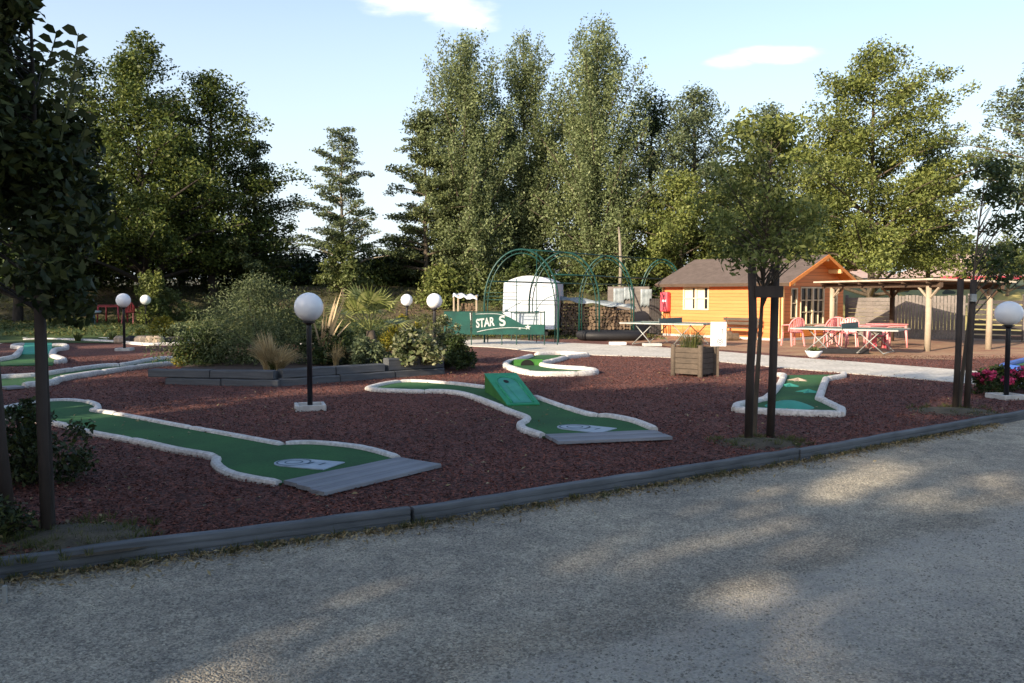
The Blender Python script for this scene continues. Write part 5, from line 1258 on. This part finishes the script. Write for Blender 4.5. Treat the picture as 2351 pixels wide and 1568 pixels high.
def text(s, size, loc, rot, mat, parent, name, shear=0, sx=1):
    cu_ = bpy.data.curves.new('t', 'FONT'); cu_.body = s; cu_.size = size; cu_.extrude = .003; cu_.offset = .012; cu_.shear = shear
    to = bpy.data.objects.new('t', cu_); COL.objects.link(to); bpy.context.view_layer.update()
    me = bpy.data.meshes.new_from_object(to.evaluated_get(bpy.context.evaluated_depsgraph_get())); bpy.data.objects.remove(to)
    mtx = Matrix.Rotation(rot, 4, 'Y') @ Matrix.Rotation(R(90), 4, 'X') @ Matrix.Diagonal((sx, 1, 1, 1)); me.transform(mtx)
    o = bpy.data.objects.new(name, me); COL.objects.link(o); me.materials.clear(); me.materials.append(MT[mat]); o.parent = parent; o.location = Vector(loc) - wloc(parent); return o
text('STAR', .37, (XY(1093, Yb), Yb - .012, ZZ(752, Yb)), R(-7), 'faded_white', bnr, 'lettering', .15, .66)
text('S', .44, (XY(1147, Yb), Yb - .012, ZZ(749, Yb)), R(-12), 'faded_white', bnr, 'lettering', .1, 1.0)
mb = MB(); sw = smooth_line([(XY(1095, Yb), Yb - .014, ZZ(762, Yb)), (XY(1118, Yb), Yb - .014, ZZ(757, Yb)), (XY(1150, Yb), Yb - .014, ZZ(753, Yb)), (XY(1180, Yb), Yb - .014, ZZ(752, Yb)), (XY(1210, Yb), Yb - .014, ZZ(754, Yb))]); mb.tube(sw, [.012 + .0 * i for i in range(len(sw))], 6)
sw = smooth_line([(XY(1092, Yb), Yb - .014, ZZ(721, Yb)), (XY(1130, Yb), Yb - .014, ZZ(720, Yb)), (XY(1150, Yb), Yb - .014, ZZ(722, Yb)), (XY(1168, Yb), Yb - .014, ZZ(727, Yb))]); mb.tube(sw, .009, 6)
mb.tube([(XY(1080, Yb), Yb - .014, ZZ(718, Yb)), (XY(1081, Yb), Yb - .014, ZZ(735, Yb))], .02, 6)
obj('white_stripe', mb, 'faded_white', bnr)
mb = MB()
for px, py, s in ((1212, 751, .1), (1193, 754, .05)):
    X = XY(px, Yb); z = ZZ(py, Yb); ring = [(X + s * (1 if i % 2 == 0 else .42) * math.sin(math.pi * i / 5), Yb - .016, z + s * (1 if i % 2 == 0 else .42) * math.cos(math.pi * i / 5)) for i in range(10)]
    mb.add(ring + [(X, Yb - .016, z)], [((i + 1) % 10, i, 10) for i in range(10)])
obj('star', mb, 'faded_white', bnr)

# ---- log stacks, sheets
def logstack(x0, x1, Y, z1f, label, dep=.5, seed=0):
    t_ = thing('log_stack', ((x0 + x1) / 2, Y, 0), label, 'log stack', 'stacks of firewood'); rr = random.Random(seed); mb = MB(); z = .06; row = 0; n = 0
    while True:
        x = x0 + rr.uniform(0, .08); any_ = False
        while x < x1:
            r_ = rr.uniform(.05, .085)
            if z + r_ < z1f((x - x0) / (x1 - x0)):
                any_ = True; j = rr.uniform(-.05, .05); mb.tube([(x, Y + j, z), (x + rr.uniform(-.02, .02), Y + dep + j, z)], r_, rr.choice((5, 6, 7))); n += 1
            x += r_ * 2
        z += .125; row += 1
        if not any_ or row > 14: break
    o = obj('logs', mb, 'log', t_, kind=None); o['kind'] = 'stuff'
    return t_
Ys = 32.5
lz = lambda f: ZZ(690 + 18 * f, Ys)
logstack(XY(1290, Ys), XY(1455, Ys), Ys, lz, 'long firewood stack under a grey sheet between the tent and the cabin', .6, 3)
logstack(XY(1058, 33.5), XY(1092, 33.5), 33.5, lambda f: ZZ(692, 33.5), 'small firewood stack left of the white tent', .6, 4)
def drape(name, xa, xb, Y, ya, yb, dep, label, mat='sheet', seed=0, sag=.05):
    rr = random.Random(seed); mb = MB(); n = 14; m_ = 5
    for i in range(n + 1):
        for j in range(m_ + 1):
            f = i / n; g_ = j / m_; mb.v.append((XY(xa + (xb - xa) * f, Y), Y - .15 + dep * g_, ZZ(ya + (yb - ya) * f, Y) + .04 * math.sin(f * 17 + g_ * 3) + rr.uniform(-.015, .015) - sag * 4 * f * (1 - f) * 0 - (.1 if j == 0 else 0) + .06 * g_))
    mb.f = [(i * (m_ + 1) + j, (i + 1) * (m_ + 1) + j, (i + 1) * (m_ + 1) + j + 1, i * (m_ + 1) + j + 1) for i in range(n) for j in range(m_)]
    o = obj(name, mb, mat, smooth=True, label=label, cat='sheet'); s = o.modifiers.new('thickness', 'SOLIDIFY'); s.thickness = .01; return o
drape('cover_sheet', 1284, 1460, Ys, 683, 703, 1.0, 'wrinkled grey sheet covering the long firewood stack', seed=3)
drape('cover_sheet', 1040, 1096, 33.3, 676, 681, 1.1, 'pale sheet over the small firewood stack left of the tent', 'tarp', seed=4)
for px in (1042, 1052, 1094): X = XY(px, 33.2); obj('sheet_post', MB().tube([(X, 33.3, 0), (X, 33.3, ZZ(678, 33.3))], .04, 7), 'post_wood', label='rough wooden post holding the pale sheet, %s' % {1042: 'leftmost', 1052: 'the middle one', 1094: 'the right one'}[px], cat='post', group='posts under the pale sheet')
# screen of sheets behind the logs, with pale cloths
mb = MB(); Yk = 34.0; mb.box(((XY(1395, Yk) + XY(1490, Yk)) / 2, Yk, (ZZ(658, Yk) + 0) / 2), (XY(1490, Yk) - XY(1395, Yk), .05, ZZ(658, Yk)))
obj('grey_screen', mb, 'slat_fence', label='grey board screen behind the firewood, left of the cabin', cat='screen')
for i, (px, w, y0_, y1_) in enumerate(((1408, 24, 662, 700), (1432, 22, 660, 690), (1470, 26, 664, 706))):
    mb = MB()
    for a in range(7):
        for b2 in range(6): mb.v.append((XY(px + w * a / 6, Yk - .06), Yk - .07 - .02 * math.sin(a * 2.1), ZZ(y0_ + (y1_ - y0_) * b2 / 5 * (1 - .15 * (a % 2)), Yk)))
    mb.f = [(a * 6 + b2, (a + 1) * 6 + b2, (a + 1) * 6 + b2 + 1, a * 6 + b2 + 1) for a in range(6) for b2 in range(5)]
    o = obj('hanging_cloth', mb, 'sheet', smooth=True, label='grey cloth hanging on the dark screen, the %s of three' % ('left', 'middle', 'right')[i], cat='cloth', group='cloths on the dark screen'); o.modifiers.new('t', 'SOLIDIFY').thickness = .008
# green-grey pallet panels next to the cabin
X = XY(1500, 33.2)
mb = MB()
for i in range(6): mb.box((X + i * .1 - .1, 33.3, .75), (.085, .03, 1.35))
obj('board_panel', mb, 'fence_dark', label='upright grey green boards standing at the left end of the cabin', cat='board panel')
# low black tray with red rim
x0, x1 = XY(1335, 29.3), XY(1478, 29.3); bb = thing('black_trough', ((x0 + x1) / 2, 29.6, 0), 'long low black trough with a red inside on the bark before the logs', 'trough')
pts = []
for i in range(28): a = 2 * math.pi * i / 28; pts.append(((x0 + x1) / 2 + (x1 - x0) / 2 * math.copysign(abs(math.cos(a)) ** .6, math.cos(a)), 29.7 + .65 * math.copysign(abs(math.sin(a)) ** .7, math.sin(a)), .17))
obj('rim', MB().tube(pts + pts[:1], .16, 9), 'dark_rubber', bb, smooth=True); obj('lining', MB().sheet(pts[::1], .2), 'maroon', bb)
mb = MB(); X = XY(1520, 28.6)
# small pots & slabs along the path
for px, py, w, lb, mt_ in ((1418, 792, .5, 'small white slab at the far edge of the path, left of the planter', 'white'), (1497, 795, .55, 'grey slab under the foot of the left table tennis table', 'concrete_white'), (1913, 808, .9, 'pale slab lying in the shade before the right table tennis table', 'white')):
    p = G(px, py); obj('slab', MB().box((p.x, p.y, .05), (w, .3, .09), .1), mt_, label=lb, cat='slab', bevel=.01)
p = G(1868, 822); pot = thing('flower_pot', (p.x, p.y, 0), 'white bowl planter by the path before the pink chairs', 'flower pot')
obj('bowl', MB().lathe([(.08, 0), (.14, .04), (.2, .15), (.21, .18), (.19, .18), (.16, .13)], (p.x, p.y, 0), 22), 'white', pot, smooth=True)
obj('plant', leaf_mesh(clump_points([(p.x, p.y, .2, .15, .08)], 220), .06), 'l_mid', pot)
obj('plant_trough', MB().box((G(1925, 812).x, G(1925, 812).y, .07), (1.5, .3, .14), R(-8)), 'dark_rubber', label='long dark trough beside the white bowl planter', cat='trough', bevel=.02)
# pink flowers bottom right
p = G(2262, 905)
for i, (px, py, r_, h, lb) in enumerate(((2262, 906, .3, .32, 'clump of pink flowers at the left foot of the right lamp'), (2345, 905, .34, .38, 'clump of pink flowers at the right border of the photo'))):
    q = G(px, py); t_ = thing('flower_clump', (q.x, q.y, 0), lb, 'flowers', 'pink flower clumps by the right lamp')
    cl = make_clumps(q.x, q.y, .05, h, r_, prof_dome, 12, .14, .8, 63 + i)
    obj('foliage', leaf_mesh(clump_points(cl, 900), .055), 'l_dark', t_)
    cl = [(a, b2 - .03, c_ + .06, d_ * .8, e_ * .6) for a, b2, c_, d_, e_ in cl[3:]]
    obj('petals', leaf_mesh(clump_points(cl, 520), .05, .5, .8), 'flower', t_)
shrub('dark_plant', G(2320, 900).x, G(2320, 900).y + .35, 0, .42, .4, 1800, .07, 'l_dark', 'dark leafy plant behind the right lamp foot between the pink flowers', n=14, seed=66)

# ================================================================== FAR HOUSES
def house(x0, x1, Y, dep, zw, zr_, label, fascia='red', roofm='tile'):
    t_ = thing('house', ((x0 + x1) / 2, Y + dep / 2, gh(x0, Y) - .3), label, 'house'); g0 = gh((x0 + x1) / 2, Y) - .5
    obj('wall', MB().box(((x0 + x1) / 2, Y + dep / 2, (g0 + zw) / 2), (x1 - x0, dep, zw - g0)), 'house_wall', t_)
    mb = MB(); o_ = .5; a = [(x0 - o_, Y - o_, zw), (x1 + o_, Y - o_, zw), (x1 + o_, Y + dep + o_, zw), (x0 - o_, Y + dep + o_, zw), (x0 + dep * .35, Y + dep / 2, zr_), (x1 - dep * .35, Y + dep / 2, zr_)]
    mb.add([(x, y, z + .02) for x, y, z in a], [(0, 1, 5, 4), (1, 2, 5), (2, 3, 4, 5), (3, 0, 4), (3, 2, 1, 0)]); obj('roof', mb, roofm, t_)
    obj('fascia', MB().box(((x0 + x1) / 2, Y - o_ - .04, zw - .08), (x1 - x0 + 2 * o_, .06, .26)), fascia, t_)
    for k in range(3):
        X = x0 + (x1 - x0) * (k + .5) / 3; w = obj('window', MB().box((X, Y - .02, zw - .75), (1.3, .05, .8)), 'white', t_); obj('pane', MB().box((X, Y - .05, zw - .75), (1.1, .02, .65)), 'hose_dark', w)
    return t_
Yh = 62
house(XY(2165, Yh), XY(2480, Yh), Yh, 9, ZZ(636, Yh), ZZ(583, Yh + 4), 'long pale roofed house with a red fascia at the right background')
house(XY(1955, 66), XY(2080, 66), 66, 7, ZZ(640, 66), ZZ(612, 66), 'small tiled roof house showing over the shelter roof', 'hose_dark')

# ================================================================== LITTER, CHIPS, PEBBLES, GRASS
def in_view(P, m=1.06):
    return (np.abs(P[:, 0]) < .6 * P[:, 1] * m + .4)
def scatter(n, ymin, ymax, power=1.0):
    y = ymin + (ymax - ymin) * rng.random(n) ** power; x = (rng.random(n) * 2 - 1) * (.62 * y + .5); return np.stack([x, y], 1)
kx = np.array([p.x for p in KERB]); ky = np.array([p.y for p in KERB])
P = scatter(280000, 4.0, 22, 1.35); keep = P[:, 1] > np.interp(P[:, 0], kx, ky) + .06
for L_ in LANES: keep &= ~inside(P, L_)
keep &= ~inside(P, [(q.x, q.y) for q in BED]); keep &= ~inside(P, PATH)
P = P[keep]; P3_ = np.concatenate([P, .008 + .012 * rng.random((len(P), 1))], 1)
V, Fc = leaf_mesh(P3_, .029, 1.0, .4, .1, .6); V[:, 2] = np.maximum(V[:, 2], .002)
obj('bark_chips', (V, Fc), 'chips', kind='stuff', label='loose red brown bark chips covering the bed', cat='bark chips')
P = scatter(110000, 2.6, 9.5, 1.25); P = P[P[:, 1] < np.interp(P[:, 0], kx, ky) - .08]
n = len(P); s = .0056 * (1 + 1.1 * rng.random(n) ** 3)[:, None]; a = rng.random(n) * 6.28; base = np.concatenate([P, np.full((n, 1), -.101)], 1)
vs = []
for k_ in range(4): vs.append(base + np.stack([np.cos(a + k_ * 1.57), np.sin(a + k_ * 1.57) * .7, np.zeros(n)], 1) * s * (1 + .3 * rng.random((n, 1))))
vs.append(base + np.concatenate([(rng.random((n, 2)) - .5) * s, s * .75], 1))
V = np.stack(vs, 1).reshape(-1, 3); b0 = np.arange(n)[:, None] * 5
Fc = np.concatenate([b0 + np.array([[0, 1, 4]]), b0 + np.array([[1, 2, 4]]), b0 + np.array([[2, 3, 4]]), b0 + np.array([[3, 0, 4]])], 0)
obj('gravel_stones', (V, Fc), 'pebbles', kind='stuff', label='small loose stones of the gravel road', cat='gravel')
Pl = scatter(2600, 4.6, 20, 1.2); Pl = Pl[Pl[:, 1] > np.interp(Pl[:, 0], kx, ky) + .1]; Pl = Pl[~inside(Pl, [(q.x, q.y) for q in BED])]
Pl = Pl[(np.sin(Pl[:, 0] * 1.7 + 2) + np.sin(Pl[:, 1] * 1.3) + rng.random(len(Pl)) * 1.6) > 1.1]
obj('fallen_leaves', leaf_mesh(np.concatenate([Pl, .034 + .008 * rng.random((len(Pl), 1))], 1), .042, 1.2, .5, .12), 'l_dry', kind='stuff', label='dry fallen leaves lying on the bark and the lanes', cat='fallen leaves')
# dry litter along the foot of the edging
t_ = rng.random(5200); x = -3.2 + 9.5 * t_; y = np.interp(x, kx, ky) - .07 - rng.exponential(.09, 5200); P = np.stack([x, y, -.09 + .02 * rng.random(5200)], 1)
obj('leaf_litter', leaf_mesh(P, .035, .6, .35), 'l_dry', kind='stuff', label='dry leaves and straw along the foot of the timber edging', cat='leaf litter')
bl = []
for i in range(150):
    x = -3.0 + 9 * rnd.random(); y = float(np.interp(x, kx, ky)) - .06 - abs(rnd.gauss(0, .05)); bl.append(blades(x, y, -.1, 12, .05 + .05 * rnd.random(), .07, .005, .3, i, .03, seg=2))
for cx_, cy_, r_, nb in ((G(190, 1225).x, G(190, 1225).y, .55, 90), (G(60, 1260).x, G(60, 1260).y, .5, 80), (G(1740, 1015).x, G(1740, 1015).y, .55, 70), (G(2190, 942).x, G(2190, 942).y, .7, 60), (G(1745, 1020).x + .3, G(1745, 1020).y, .3, 30)):
    for i in range(nb):
        a = rnd.random() * 6.28; q = rnd.random() ** .6 * r_; bl.append(blades(cx_ + q * math.cos(a), cy_ + q * .7 * math.sin(a), 0, 14, .05 + .05 * rnd.random(), .06, .005, .3, i, .03, seg=2))
obj('short_grass', joinm(*bl), 'l_grass', kind='stuff', label='short sparse grass by the edging and round the young trees', cat='grass')
for i, (px, py, rx, ry) in enumerate(((170, 1235, .62, .42), (1745, 1018, .5, .42), (2190, 945, .62, .5))):
    q = G(px, py); obj('earth_mound', disc((q.x, q.y, -.004), rx, ry, .05), M('mound_soil_%d' % i, (.11, .09, .058), (.05, .042, .03), 6, .95, .5, .02, fine=8), smooth=True, kind='structure')
# grass on the bank and lawn
n = 26000; Yg = 30 + 14 * rng.random(n); Xg = (rng.random(n) * 2 - 1) * .6 * Yg; ok = (Xg < 5.5) & (Yg > 28); Xg, Yg = Xg[ok], Yg[ok]
Zg = np.array([gh(a, b2) for a, b2 in zip(Xg, Yg)]) + .05
V, Fc = leaf_mesh(np.stack([Xg, Yg, Zg], 1), .16, 0, .25); obj('bank_grass', (V, Fc), 'l_grass', kind='stuff', label='rough grass on the bank below the trees', cat='grass')
bpy.context.view_layer.update()
